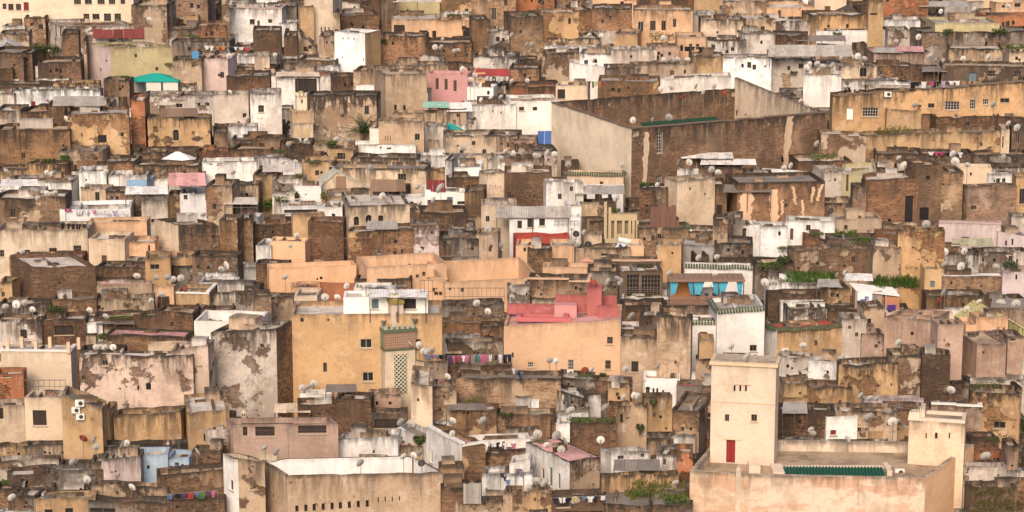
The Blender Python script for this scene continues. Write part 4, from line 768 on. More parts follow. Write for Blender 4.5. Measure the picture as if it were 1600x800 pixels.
for (px, py, w_) in ((1148, 687, 28), (1161, 601, 26)):
    p = t1['A']+X*((px-1115)/94*t1['L']); M().box(Vector((p.x, p.y, at(px, py, p.y).z)), (w_/17., .2, .12), (X, N)).build('lintel', 'paint', cx, (.6, .46, .32))
t2 = tower(cx, 1430, 1505, 1521, 662, 731, zr, (.74, .55, .39), -14, .03, .6, w='1458,681,2,9s 1474,681,4,10s 1495,681,2,10s', name='turret', depth=2.6, zlow=zb)
X2, N2 = t2['X'], t2['N']
rim = M(); 
for k in (0, 1): rim.box(Vector((*(t2['mid']+N2*(t2['d']/2-.15)*(2*k-1)).xy, t2['zt']-.02)), (t2['L'], .3, .3), (X2, N2)); rim.box(Vector((*(t2['mid']+X2*(t2['L']/2-.15)*(2*k-1)).xy, t2['zt']-.02)), (.3, t2['d']-.6, .3), (X2, N2))
rim.build('parapet', 'paint', cx, CREAM)
mer = t2['A']+X2*.5; M().box(Vector((mer.x, mer.y+.25, t2['zt'])), (1.1, .5, .75), (X2, N2), .8).build('merlon', 'paint', cx, CREAM)
M().box(Vector((mer.x+.9, mer.y+1.2, t2['zt'])), (.5, 2.0, 1.0), (X2, N2), .8).build('merlon', 'paint', cx, CREAM)
# pilaster with a pointed cap
p = hp(1153, 738, z0); pm = M().box(Vector((p.x, p.y-.35, zb)), (.45, .5, z0-zb+.35)); pm.box(Vector((p.x, p.y-.35, z0+.35)), (.5, .55, .45), None, .05); pm.build('pilaster', 'weathered_plaster', cx, CREAM)['grime'] = .4
# sunken court: cream rim and green glazed slope
for (xa, xb, ya, yb_, dp) in ((1222, 1392, 728, 733, .25), (1208, 1226, 738, 745, 2.6), (1386, 1394, 736, 744, 2.6), (1170, 1188, 728, 742, 1.6)):
    RB(xa, xb, ya, yb_, zr, dp, CREAM, 'court_rim', cx)
pa, pb = hp(1228, 741, zr+.5), hp(1386, 742, zr+.5); pa.z = pb.z = 0
for o in list(cx.children): o.location = o.location-loc if o.location.length < 1 else o.location
greenroof(cx, pa, pb, Vector((0, 1, 0)), 2.4, zr+.06, 1, loc, .35, (.015, .10, .06))
M().box(hp(1320, 800, z0-6), (.01, .01, .01))

# --- tiled minaret
def minaret1():
    Y = dep(618); zs = at(601, 620, Y).z; rt = thing('tiled_minaret', 'minaret with lattice panels, tile band and yellow-green capped lantern', 'minaret', 615, 620, Y=Y-.2)
    zg = ground(rt.location.x, Y)-1; X, N = fr(17); k = sc_at(rt.location); W = 49/k/math.cos(math.radians(17)); A = at(601, 620, Y); A.z = 0
    c = A+X*W/2+N*W/2; Z = lambda y: at(612, y, Y).z
    def bx(y0, y1, grow, name, mat, col, par=rt, taper=1.0):
        return M().box(Vector((c.x, c.y, Z(y1))), (W+grow, W+grow, Z(y0)-Z(y1)), (X, N), taper).build(name, mat, par, col)
    sh = M().box(Vector((c.x, c.y, zg)), (W-.15, W-.15, Z(546)-zg), (X, N)).build('shaft', 'weathered_plaster', rt, (.66, .55, .40)); wallprops(sh, 0, .3)
    bx(546, 549, .12, 'string_course', 'tile', (.09, .10, .06)); b2 = bx(521, 546, 0, 'tile_band', 'tile', (.26, .15, .10)); bx(516, 521, .2, 'cornice', 'tile', (.09, .115, .07))
    mos = M(); rnd = random.Random(3)
    for i in range(14):
        for j in range(5):
            u = (i+.5)/14-.5; p = c+X*(W*.94*u)-N*(W/2+.01); mos.box(Vector((p.x, p.y, Z(544)+(Z(524)-Z(544))*(j+.1)/5)), (.1, .03, .14), (X, N))
    mos.build('mosaic', 'tile', b2, (.36, .26, .19))['kind'] = 'stuff'
    fl = M()
    p = c-X*(W/2+.012); fl.box(Vector((p.x, p.y, Z(545))), (.03, W*.98, Z(522)-Z(545)), (X, N)); fl.build('side_tile', 'tile', b2, (.16, .20, .11))
    for k_ in range(6):
        for s_ in (0, 1):
            u = (k_+.5)/6-.5; p = c+(X*(W*u)-N*(W/2-.1) if s_ == 0 else N*(W*u)-X*(W/2-.1))
            m = M().box(Vector((p.x, p.y, Z(516))), (.34, .2, .28) if s_ == 0 else (.2, .34, .28), (X, N), .7); m.box(Vector((p.x, p.y, Z(516)+.28)), (.2, .14, .26) if s_ == 0 else (.14, .2, .26), (X, N), .1)
            m.build('merlon', 'paint', rt, (.30, .30, .24))
    # lattice: cream net on a dark recess
    w0, z_0, z_1 = W*.40, Z(618), Z(556)
    pc = c-N*((W-.15)/2)+X*(W*.02)
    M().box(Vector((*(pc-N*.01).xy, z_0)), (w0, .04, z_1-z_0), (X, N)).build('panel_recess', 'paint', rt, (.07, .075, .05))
    lat = M(); nu, nv = 3, 10
    for i in range(nu):
        for j in range(nv):
            cu, cz = (-.5+(i+.5)/nu)*w0, z_0+(z_1-z_0)*(j+.5)/nv; hw, hh = w0/nu/2, (z_1-z_0)/nv/2
            P4 = [pc+X*(cu+dx*hw)-N*.06+Vector((0, 0, cz+dz*hh)) for dx, dz in ((-1, 0), (0, 1), (1, 0), (0, -1))]
            for a_, b_ in zip(P4, P4[1:]+P4[:1]): lat.bar(a_, b_, .035, 4)
    lat.build('lattice', 'paint', rt, (.72, .66, .52))
    pl = c-X*((W-.15)/2+.01)
    M().box(Vector((pl.x, pl.y, z_0)), (.04, w0*1.1, z_1-z_0), (X, N)).build('side_panel', 'tile', rt, (.32, .34, .30))
    lw = 20/k
    lan = M().box(Vector((c.x, c.y, Z(516))), (lw, lw, Z(480)-Z(516)), (X, N)).build('lantern', 'weathered_plaster', rt, (.62, .50, .42)); wallprops(lan, .05, .4)
    M().box(Vector((*(c-N*(lw/2+.01)).xy, Z(508))), (.16, .05, 1.0), (X, N)).build('slit', 'dark_glass', rt)
    M().box(Vector((c.x, c.y, Z(480))), (lw+.22, lw+.22, .42), (X, N), .92).build('lantern_cornice', 'tile', rt, (.24, .17, .05))
    M().lathe(Vector((c.x, c.y, Z(480)+.4)), [(lw*.52, 0), (lw*.46, .2), (lw*.3, .42), (.06, .55), (0, .56)]).build('dome', 'tile', rt, (.34, .27, .09))
    fn = M().bar(Vector((c.x, c.y, Z(474))), Vector((c.x, c.y, Z(446))), .03)
    for yy, r in ((468, .17), (459, .14), (451, .1)): fn.lathe(Vector((c.x, c.y, Z(yy))), [(r*math.sin(math.pi*i/6), -r*math.cos(math.pi*i/6)) for i in range(7)])
    fn.build('finial', 'metal', rt, (.30, .24, .14))
    for s_ in (-1, 1):
        p = c+X*(W/2-.05)*s_-N*W*.45; M().lathe(Vector((p.x, p.y, Z(510))), [(.05, 0), (.12, .1), (.3, .5), (.28, .52), (0, .2)]).build('loudspeaker', 'metal', rt, (.2, .17, .15))
    for o in rt.children: o.location = -rt.location
    FOOT.append([A, A+X*W, A+X*W+N*W, A+N*W])
minaret1()
def minaret2():
    Y = dep(236); rt = thing('small_minaret', 'small plain ochre minaret with a crenellated lantern', 'minaret', 472, 236, Y=Y)
    zg = ground(rt.location.x, Y)-1; X, N = fr(14); k = sc_at(rt.location); W = 31/k; A = at(459, 236, Y); A.z = 0; c = A+X*W/2+N*W/2; Z = lambda y: at(474, y, Y).z
    col = (.74, .60, .43)
    def w(o, e=.05, g=.5): return wallprops(o, e, g)
    w(M().box(Vector((c.x, c.y, zg)), (W, W, Z(193)-zg), (X, N)).build('shaft', 'weathered_plaster', rt, col))
    w(M().box(Vector((c.x, c.y, Z(193))), (W+.2, W+.2, Z(175)-Z(193)), (X, N)).build('gallery', 'weathered_plaster', rt, (.62, .44, .28)))
    for i in range(5):
        for s_ in (0, 1):
            u = (i+.5)/5-.5; p = c+(X*(W*u)-N*(W/2) if s_ == 0 else N*(W*u)-X*(W/2))
            M().box(Vector((p.x, p.y, Z(175))), (.3, .2, .3) if s_ == 0 else (.2, .3, .3), (X, N), .75).build('merlon', 'paint', rt, (.36, .25, .16))
    lw = 16/k; lan = w(M().box(Vector((c.x, c.y, Z(175))), (lw, lw, Z(151)-Z(175)), (X, N)).build('lantern', 'weathered_plaster', rt, col))
    for i in (-1, 0, 1):
        for s_ in (0, 1):
            p = c+(X*(lw*.38*i)-N*lw*.42 if s_ == 0 else N*(lw*.38*i)-X*lw*.42); M().box(Vector((p.x, p.y, Z(151))), (.24, .2, .32), (X, N), .8).build('merlon', 'paint', rt, col)
    M().lathe(Vector((c.x, c.y, Z(151))), [(lw*.4, 0), (lw*.34, .3), (lw*.2, .5), (0, .6)]).build('dome', 'paint', rt, (.34, .30, .16))
    M().box(Vector((*(c-N*(lw/2+.01)).xy, Z(163))), (.2, .05, .5), (X, N)).build('slit', 'dark_glass', rt)
    for u in (-.23, .2):
        m = M(); p = c+X*W*u-N*(W/2+.01); m.box(Vector((p.x, p.y, Z(214))), (.72, .06, .8), (X, N)); 
        m.poly([Vector((*(p+X*.36*math.cos(t)-N*.03).xy, Z(214)+.8+.36*math.sin(t))) for t in [math.pi*i/8 for i in range(9)]])
        m.build('blind_arch', 'paint', rt, (.5, .36, .2))
    for o in rt.children: o.location = -rt.location
    FOOT.append([A, A+X*W, A+X*W+N*W, A+N*W])
minaret2()

# --- pink roof terrace of the peach house: parts of that house
s = REF['peach house with the pink terrace']; z = roof_z('peach house with the pink terrace')+.02; rt = s['obj']; before = set(rt.children)
PK = (.46, .13, .13)
RB(793, 868, 475, 491, z, .25, PK, 'terrace_wall', rt, -4, 'weathered_plaster'); RB(868, 918, 461, 489, z, .25, PK, 'terrace_wall', rt, -4, 'weathered_plaster'); RB(938, 963, 462, 486, z, .25, PK, 'terrace_wall', rt, -4, 'weathered_plaster')
RB(810, 892, 496, 503, z, .3, PK, 'light_well', rt, -4); RB(812, 880, 491, 496, z, .3, PK, 'light_well', rt, -4); RB(806, 814, 494, 502, z, 1.6, PK, 'light_well', rt, -4); RB(880, 888, 494, 502, z, 1.6, PK, 'light_well', rt, -4)
sh = RB(917, 940, 451, 497, z, 2.2, PK, 'stair_head', rt, -4, 'weathered_plaster')
RB(923, 933, 461, 496, z, .2, (.22, .2, .2), 'door', sh, -4); RB(934, 967, 478, 501, z, .3, PK, 'terrace_wall', rt, -4, 'weathered_plaster'); RB(938, 949, 489, 500.5, z, .2, (.10, .02, .04), 'hatch', rt, -4)
pm = RB(866, 901, 477, 497, z, 1.3, (.52, .25, .24), 'drying_rack', rt, -4)
for k in range(5): RB(867, 900, 480+3.4*k, 481.4+3.4*k, z+.0, .01, (.35, .12, .12), 'slat', pm, -4) if 0 else None
for o in rt.children:
    if o not in before: o.location = o.location-rt.location
# --- white storey: red edged awning
def canopy(x0, x1, yf, yk, yb, c, label, dpt=2.5, mat='corrugated_sheet', posts=3, name='canopy', wl=None, cat='canopy'):
    """a sloping sheet on posts: front edge at row yf, far edge at row yk, posts standing at row yb"""
    Y = free(x0, x1, min(yf, yk)+1, yf+2)-.1; A, C = at(x0, yf, Y), at(x1, yf, Y); k = sc_at(A); D_, E_ = at(x0+2, yk, Y+dpt), at(x1-2, yk, Y+dpt)
    ctr = (A+C)/2; rt = empty(name, (ctr.x, Y, at(800, yb, Y).z)); tag(rt, label, cat); THINGS.append(rt); lo = rt.location.copy()
    n = max(2, int((C-A).length/.9)); m = M()
    rnd = random.Random(int(x0*3+yf))
    for i in range(n):                 # overlapping sheets, a little uneven
        t0, t1_ = i/n, (i+1)/n; dz = rnd.uniform(-.03, .03); fj = rnd.uniform(.8, 1.1)
        q_ = [A.lerp(C, t0), A.lerp(C, t1_+.02/n), D_.lerp(E_, t1_+.02/n), D_.lerp(E_, t0)]
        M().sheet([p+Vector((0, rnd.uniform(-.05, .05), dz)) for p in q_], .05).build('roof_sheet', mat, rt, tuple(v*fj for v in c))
    zb_ = rt.location.z-1.0
    for i in range(posts):
        p = A.lerp(C, (i+.04)/(posts-1+.08)); M().bar(Vector((p.x, p.y+.06, zb_)), Vector((p.x, p.y+.06, p.z-.06)), .05).build('post', 'wood', rt, (.13, .09, .07))
    for o in rt.children: o.location = -lo
    return rt


# --- green hipped pavilion
def hip(label, x0, x1, ye, yp, yb, c, wallc, dpt, pk=.5, n_p=3, name='pavilion', cat='pavilion', curtains=True):
    Y = dep(yb); A, C = at(x0, ye, Y), at(x1, ye, Y); D_, E_ = A+Vector((0, dpt, 0)), C+Vector((0, dpt, 0)); zt = at((x0+x1)/2, yp, Y+dpt/2).z
    L = C.x-A.x; P1, P2 = Vector((A.x+L*(pk-.06), Y+dpt/2, zt)), Vector((A.x+L*(pk+.06), Y+dpt/2, zt)); zb_ = at(800, yb, Y).z
    rt = empty(name, ((A.x+C.x)/2, Y+dpt/2, zb_)); tag(rt, label, cat); THINGS.append(rt)
    m = M(); m.quad(A, C, P2, P1); m.poly([C, E_, P2]); m.quad(E_, D_, P1, P2); m.poly([D_, A, P1]); m.quad(A-Vector((0, 0, .12)), A, C, C-Vector((0, 0, .12)))
    r_ = m.build('roof', 'cloth', rt, c)
    for i in range(n_p+1):
        p = A.lerp(C, i/n_p); M().box(Vector((p.x+(.08 if i == 0 else -.08 if i == n_p else 0), p.y+.12, zb_-.5)), (.1, .1, p.z-zb_+.45)).build('post', 'metal', rt, (.03, .16, .13))
    if curtains:
        for i in range(n_p):
            if i == 0: continue
            p, q_ = A.lerp(C, (i+.06)/n_p), A.lerp(C, (i+.94)/n_p); cu = M(); nn = 10
            for j in range(nn):
                a_, b_ = p.lerp(q_, j/nn), p.lerp(q_, (j+1)/nn); w0, w1 = .15+.06*(j % 2), .15+.06*((j+1) % 2)
                cu.quad(Vector((a_.x, a_.y+w0, zb_-.3)), Vector((b_.x, b_.y+w1, zb_-.3)), Vector((b_.x, b_.y+w1, b_.z-.1)), Vector((a_.x, a_.y+w0, a_.z-.1)))
            cu.build('curtain', 'cloth', rt, wallc)
        M().box(Vector(((A.x+C.x)/2, Y+dpt-.1, zb_-.3)), (L-.3, .1, A.z-zb_+.2)).build('back_wall', 'paint', rt, wallc)
    for o in rt.children: o.location = -rt.location
hip('teal green pavilion with a hipped roof and white curtains', 200, 279, 127, 114, 145, (.01, .30, .24), (.66, .60, .54), 4.0)
hip('small teal hipped roof awning on a tan terrace', 676, 724, 205, 193, 212, (.02, .28, .26), (.4, .4, .38), 3.0, .55, 2, curtains=False)
hip('dark hipped tent roof on the far ochre terrace', 1298, 1348, 25, 8, 32, (.06, .055, .055), (.2, .2, .2), 4.0, .6, 3, curtains=False)
hip('white domed canvas tent on a dark terrace', 249, 302, 253, 237, 268, (.80, .78, .74), (.7, .7, .7), 3.0, .5, 3, curtains=False)
hip('small cream canvas awning with a pointed top beside the pink terrace', 972, 1010, 476, 462, 480, (.66, .56, .42), (.6, .5, .4), 2.0, .45, 2, curtains=False)

# --- gabled houses and the olive tent
def gable(label, x0, xp, x1, ye, yp, yb, wallc, roofc, dpt, door=None, name='gabled_house', cat='house', roofmat='corrugated_sheet', bars=0):
    Y = dep(yb); A, C, P = at(x0, ye, Y), at(x1, ye, Y), at(xp, yp, Y); N = Vector((-.25, 1, 0)).normalized()*dpt; zb_ = at(800, yb, Y).z-1.5
    rt = empty(name, ((A.x+C.x)/2, Y, zb_)); tag(rt, label, cat); THINGS.append(rt)
    ins = .25
    m = M(); a0, c0 = Vector((A.x+ins, Y+.2, zb_)), Vector((C.x-ins, Y+.2, zb_)); a1, c1, p1 = Vector((A.x+ins, Y+.2, A.z)), Vector((C.x-ins, Y+.2, C.z)), Vector((P.x, Y+.2, P.z-.15))
    i = len(m.v); m.v += [tuple(v) for v in (a0, c0, c1, p1, a1)]; m.f.append((i, i+1, i+2, i+3, i+4)); m.uv += [(0, -3), (5, -3), (5, -1), (2.5, -.2), (0, -1)]
    m.quad(a0+N, a0, a1, a1+N); m.quad(c0, c0+N, c1+N, c1)
    wallprops(m.build('wall', 'weathered_plaster', rt, wallc), .1, .6)
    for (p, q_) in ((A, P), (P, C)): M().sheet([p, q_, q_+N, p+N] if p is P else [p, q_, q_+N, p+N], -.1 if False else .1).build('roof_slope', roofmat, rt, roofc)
    if door:
        for (px, py, w, h) in door:
            g = at(px, py+h/2, Y+.2); M().box(Vector((g.x, g.y-.02, g.z)), (w/sc_at(g), .1, h/sc_at(g))).build('door', 'wood', rt, (.25, .16, .1))
    for k in range(bars):
        t = (k+.5)/bars; xx = a1.x+(c1.x-a1.x)*t; zt = (A.z+(P.z-A.z)*min(1, (xx-A.x)/max(.01, P.x-A.x))) if xx < P.x else (P.z+(C.z-P.z)*(xx-P.x)/(C.x-P.x))
        M().box(Vector((xx, Y+.15, zb_+.8)), (.06, .06, max(.2, zt-zb_-1.0))).build('mullion', 'wood', rt, (.12, .11, .06))
    for o in rt.children: o.location = -rt.location
gable('gabled cream house with a pale green sheet roof', 497, 527, 576, 294, 267, 306, PAL['c'], (.50, .49, .40), 6, [(533, 286, 16, 22)])
gable('olive translucent gabled tent on the terrace by the right edge', 1532, 1566, 1606, 516, 491, 524, (.40, .36, .16), (.50, .45, .22), 8, bars=9, name='gabled_tent', cat='tent')
gable('white gable end peeping among dark terraces', 430, 446, 478, 262, 250, 276, PAL['W'], (.6, .58, .55), 3, name='gabled_shed', cat='shed')
gable('pale grey gabled roof at the far left edge', -10, 10, 70, 92, 64, 100, PAL['g'], (.52, .50, .47), 6, name='gabled_shed', cat='shed')
# --- turquoise curtain terrace
def curtains():
    z = roof_z('turquoise curtain terrace')+.02; p = hp(1104, 476, z); Y = p.y; rt = empty('curtain_pergola', p); tag(rt, 'wooden roof terrace hung with turquoise curtains behind slatted railing', 'pergola'); THINGS.append(rt); lo = rt.location.copy()
    Z = lambda y: at(1104, y, Y).z; Xp = lambda x: at(x, 450, Y).x
    for k in range(14):
        xa = Xp(1044+120*k/14); M().box(Vector((xa+.28, Y+1.4, Z(438))), (.54, 3.2, .12)).build('roof_plank', 'wood', rt, (.27, .17, .115))
    M().box(Vector((Xp(1104), Y-.15, Z(439)-.06)), (Xp(1164)-Xp(1044), .12, .2)).build('beam', 'wood', rt, (.22, .14, .1))
    for x in (1046, 1084, 1123, 1162):
        for dy in (0, 2.6): M().box(Vector((Xp(x), Y+dy, z)), (.1, .1, Z(438)-z)).build('post', 'wood', rt, (.05, .05, .05))
    for k in range(6): M().box(Vector((Xp(1104), Y-.1, z+.05+k*.16)), (Xp(1162)-Xp(1046), .04, .11)).build('slat', 'wood', rt, (.24, .14, .10))
    for (xa, xb, xm, sgn) in ((1047, 1060, 1050, 1), (1075, 1084, 1083, -1), (1085, 1101, 1087, 1), (1113, 1123, 1122, -1), (1124, 1138, 1126, 1), (1151, 1161, 1157, -1)):
        m = M(); nn = 8; zt, zb_ = Z(440), Z(461)
        for j in range(nn):
            for i in range(5):
                def pt(jj, ii):
                    u = jj/nn; v = ii/5; top = Xp(xa)+(Xp(xb)-Xp(xa))*u; bot = Xp(xm)+(top-Xp(xm))*.45; xx = top+(bot-top)*v**1.3
                    return Vector((xx, Y+.15+.09*(jj % 2), zt+(zb_-zt)*v))
                m.quad(pt(j, i+1), pt(j+1, i+1), pt(j+1, i), pt(j, i))
        m.build('curtain', 'cloth', rt, (.10, .42, .55))
    M().box(Vector((Xp(1068), Y+2.7, z)), (2.2, .1, 1.9)).build('back_wall', 'paint', rt, (.55, .24, .08)); M().box(Vector((Xp(1110), Y+2.7, z)), (3.4, .1, 1.3)).build('back_wall', 'paint', rt, (.55, .5, .46))
    for x in (1092, 1106, 1118, 1144): M().box(Vector((Xp(x), Y+1.2, z+.4)), (.5, .5, .06)).box(Vector((Xp(x), Y+1.4, z)), (.45, .06, .95)).build('chair', 'wood', rt, (.06, .05, .05))
    for o in rt.children: o.location = -lo
curtains()
# --- signed shack
def shack():
    Y = dep(496); rt = empty('shack', at(1360, 489, Y)); tag(rt, 'small shack with a white and blue lettered panel', 'shack'); THINGS.append(rt); lo = rt.location.copy()
    Z = lambda y: at(1360, y, Y).z; X_ = lambda x: at(x, 470, Y).x
    M().box(Vector((X_(1358), Y+1.6, Z(489)-.6)), (X_(1378)-X_(1336), 2.4, Z(457)-Z(489)+.6)).build('wall', 'paint', rt, (.35, .26, .2))
    M().sheet([Vector((X_(1338), Y+.3, Z(455))), Vector((X_(1406), Y-.1, Z(462))), Vector((X_(1400), Y+2.2, Z(456))), Vector((X_(1332), Y+2.6, Z(450)))], .08).build('roof', 'paint', rt, (.78, .74, .68))
    pn = M().box(Vector(((X_(1340)+X_(1363))/2, Y+.2, Z(486))), (X_(1363)-X_(1340), .08, Z(457)-Z(486))).build('sign_panel', 'paint', rt, (.72, .70, .68))
    bl = (.10, .12, .28); y = Y+.14
    def r(xa, xb, ya, yb_): return M().box(Vector(((X_(xa)+X_(xb))/2, y, Z(yb_))), (X_(xb)-X_(xa), .04, Z(ya)-Z(yb_))).build('lettering', 'paint', pn, bl)
    r(1344, 1352, 468, 471); r(1351.5, 1354.5, 463.5, 479); r(1355, 1357, 463.5, 466); r(1345, 1363, 481.5, 486); r(1345, 1353, 478.5, 481.3)
    M().poly([Vector((X_(a), y-.03, Z(b))) for a, b in ((1355.5, 467), (1356.8, 464), (1358.2, 476), (1357, 478))]).build('lettering', 'paint', pn, bl)
    M().box(Vector(((X_(1363)+X_(1371))/2, Y+.3, Z(488))), (X_(1371)-X_(1363), .1, Z(462)-Z(488))).build('door', 'wood', rt, (.20, .20, .21))
    M().box(Vector((X_(1377), Y+.5, Z(488))), (.9, .1, Z(464)-Z(488))).build('plank_door', 'wood', rt, (.22, .11, .06))
    M().box(Vector((X_(1395), Y+1.0, Z(489)-.4)), (1.5, 1.8, Z(464)-Z(489)+.4)).build('side_wall', 'paint', rt, (.40, .18, .1))
    M().box(Vector((X_(1393), Y-.05, Z(486))), (.9, .12, .7)).build('cushion', 'cloth', rt, (.06, .03, .16)); M().box(Vector((X_(1392), Y-.05, Z(481))), (.9, .1, .35)).build('cloth', 'cloth', rt, (.45, .22, .3))
    M().bar(Vector((X_(1384), Y-.1, Z(489))), Vector((X_(1384), Y-.1, Z(461))), .05).build('post', 'wood', rt, (.5, .46, .4))
    for o in rt.children: o.location = -lo
shack()
# --- yellow columned balcony house
def balcony():
    Y = dep(374); rt = empty('balcony_house', at(970, 374, Y)); tag(rt, 'narrow yellow house with a columned balcony and roof plants', 'house'); THINGS.append(rt); lo = rt.location.copy()
    Z = lambda y: at(970, y, Y).z; X_ = lambda x: at(x, 350, Y).x; col = (.44, .35, .21)
    M().box(Vector((X_(972), Y+1.9, Z(374)-3)), (X_(997)-X_(946), 2.6, Z(340)-Z(374)+3)).build('wall', 'paint', rt, (.22, .16, .1))
    M().box(Vector((X_(972), Y+.6, Z(374)-3)), (X_(998)-X_(945), .9, 3.05)).build('balcony_floor', 'paint', rt, col)
    M().box(Vector((X_(974), Y+.6, Z(345))), (X_(998)-X_(955), 1.0, Z(336)-Z(345))).build('beam', 'paint', rt, (.45, .34, .2))
    for x, y1 in ((946, 316), (953, 325), (962, 345), (974, 345), (984, 345), (990, 345), (996, 345)):
        M().box(Vector((X_(x), Y+.3, Z(374))), (.32, .32, Z(y1)-Z(374))).build('column', 'paint', rt, col)
    for x in (968, 979, 987): M().box(Vector((X_(x), Y+.35, Z(374))), (.5, .16, .6)).build('balustrade', 'paint', rt, col)
    for o in rt.children: o.location = -lo
balcony()
# --- lantern chimney, orange boxes, posts, stairs, railings, small fixed fittings
def chimney(label, x, y0, y1, yb, w, c, capc, name='lantern_chimney'):
    Y = dep(yb); p = at(x, y1, Y); rt = empty(name, p); tag(rt, label, 'chimney'); THINGS.append(rt); k = sc_at(p); h = (y1-y0)/k
    M().box(Vector(p), (w/k, w/k, h*.72)).build('stack', 'paint', rt, c); M().box(Vector(p)+Vector((0, 0, h*.72)), (w/k*1.35, w/k*1.35, h*.28), None, .08).build('cap', 'tile', rt, capc)
    for s_ in (-1, 1): M().box(Vector(p)+Vector((s_*w/k*.2, -w/k/2-.01, h*.45)), (w/k*.18, .04, h*.2)).build('vent', 'dark_glass', rt)
    for o in rt.children: o.location = -rt.location
chimney('white lantern chimney with a green pyramid cap', 1074, 347, 379, 381, 12, PAL['W'], (.05, .07, .04)); chimney('pink plastered chimney beside the salmon house', 438, 650, 664, 664, 7, (.6, .36, .28), (.55, .34, .27)); chimney('cream knob chimney behind the salmon house', 381, 640, 656, 660, 7, PAL['c'], PAL['c']); chimney('peach chimney hood on the pink-edged wall', 917, 402, 418, 420, 16, PAL['p'], (.58, .3, .2))
s = REF['pale cream posted house']; z = s['zl']-.02
for (x, y0, y1) in ((12, 532, 549), (56, 533, 550), (107, 535, 552), (34, 527, 544), (78, 527, 544), (123, 528, 546)): 
    o = RB(x-2.5, x+2.5, y0, y1, z-.1, .3, (.64, .44, .3), 'terrace_post', s['obj']); o.location = -s['obj'].location
s = REF['recessed cream courtyard']; so = s['obj']
for k in range(14):
    y = 690-5*k; p = at(106, y, s['Y']-.4-.0); o = M().box(Vector((p.x, s['Y']-.8+k*.05, p.z)), (.75, .3, .07)).build('stair_tread', 'metal', so, (.09, .08, .07)); o.location = -so.location
def railing(label, x0, x1, yt, yb, c=(.10, .08, .07), n=None, Y=None, cat='railing', name='railing', yt2=None):
    Y = Y or free(x0, x1, yt, yb); A, C = at(x0, yb, Y), at(x1, yb if yt2 is None else yb+yt2-yt, Y); T0, T1 = at(x0, yt, Y), at(x1, yt if yt2 is None else yt2, Y); rt = empty(name, (A+C)/2); tag(rt, label, cat); THINGS.append(rt)
    n = n or max(3, int((C-A).length/.45))
    for i in range(n+1): M().bar(A.lerp(C, i/n), T0.lerp(T1, i/n), .022, 4).build('bar', 'metal', rt, c)
    M().bar(T0, T1, .035, 5).build('rail', 'metal', rt, c); M().bar(A.lerp(T0, .45), C.lerp(T1, .45), .025, 4).build('rail', 'metal', rt, c)
    for o in rt.children: o.location = -rt.location
def panels(label, x0, x1, yt, yb, c, n, mat='wood', name='panel_fence'):
    Y = free(x0, x1, yt, yb-1); A, C = at(x0, yb, Y), at(x1, yb, Y); T0 = at(x0, yt, Y); h = T0.z-A.z; rt = empty(name, (A+C)/2); tag(rt, label, 'fence'); THINGS.append(rt); L = (C-A).length; rnd = random.Random(x0)
    for i in range(n): p = A.lerp(C, (i+.5)/n); fj = rnd.uniform(.75, 1.2); M().box(p-Vector((0, 0, .3)), (L/n*.96, .06, h*rnd.uniform(.9, 1.05)+.3)).build('panel', mat, rt, tuple(v*fj for v in c))
    for o in rt.children: o.location = -rt.location
# solar water heater
def solar(x, y, yb):
    Y = dep(yb); p = at(x, yb, Y); rt = empty('solar_water_heater', p); tag(rt, 'solar water heater with a blue grey collector and white tank', 'water heater'); THINGS.append(rt); k = sc_at(p)
    a_, b_, c_, d_ = at(950, 402, Y-.3), at(962, 403, Y-.3), at(980, 381, Y+.9), at(966, 379, Y+.9)
    M().sheet([a_, b_, c_, d_], .08).build('collector', 'metal', rt, (.38, .45, .50)); t0, t1_ = at(966, 374, Y+1), at(985, 378, Y+1)
    M().bar(t0, t1_, .3, 12).build('tank', 'paint', rt, (.68, .66, .62))
    for q_ in (t0, t1_): M().bar(Vector((q_.x, q_.y, p.z-.5)), q_, .04).build('leg', 'metal', rt, (.3, .3, .3))
    M().bar(at(984, 380, Y+.9), at(978, 402, Y+.3), .03).build('pipe', 'metal', rt, (.6, .55, .5))
    for o in rt.children: o.location = -rt.location
# ------------------------------------------------------------------ the hillside itself
gm = M(); xs_ = list(range(-130, 131, 10)); ys_ = list(range(150, 520, 10))
GV = [[Vector((x, y, ground(x, y)-.3)) for x in xs_] for y in ys_]
for j in range(len(ys_)-1):
    for i in range(len(xs_)-1): gm.quad(GV[j][i], GV[j][i+1], GV[j+1][i+1], GV[j+1][i])
e0, e1 = GV[0][0].z, GV[-1][0].z
gm.quad((-2500, -400, e0-30), (2500, -400, e0-30), (130, 150, GV[0][-1].z), (-130, 150, GV[0][0].z)); gm.quad((-130, 510, GV[-1][0].z), (130, 510, GV[-1][-1].z), (2500, 2500, e1-20), (-2500, 2500, e1-20))
gm.quad((-2500, -400, e0-30), (-130, 150, e0), (-130, 510, e1), (-2500, 2500, e1-20)); gm.quad((130, 150, e0), (2500, -400, e0-30), (2500, 2500, e1-20), (130, 510, e1))
g_ = gm.build('ground', 'earth'); g_['kind'] = 'structure'; g_['label'] = 'brown earth of the hillside between the houses'

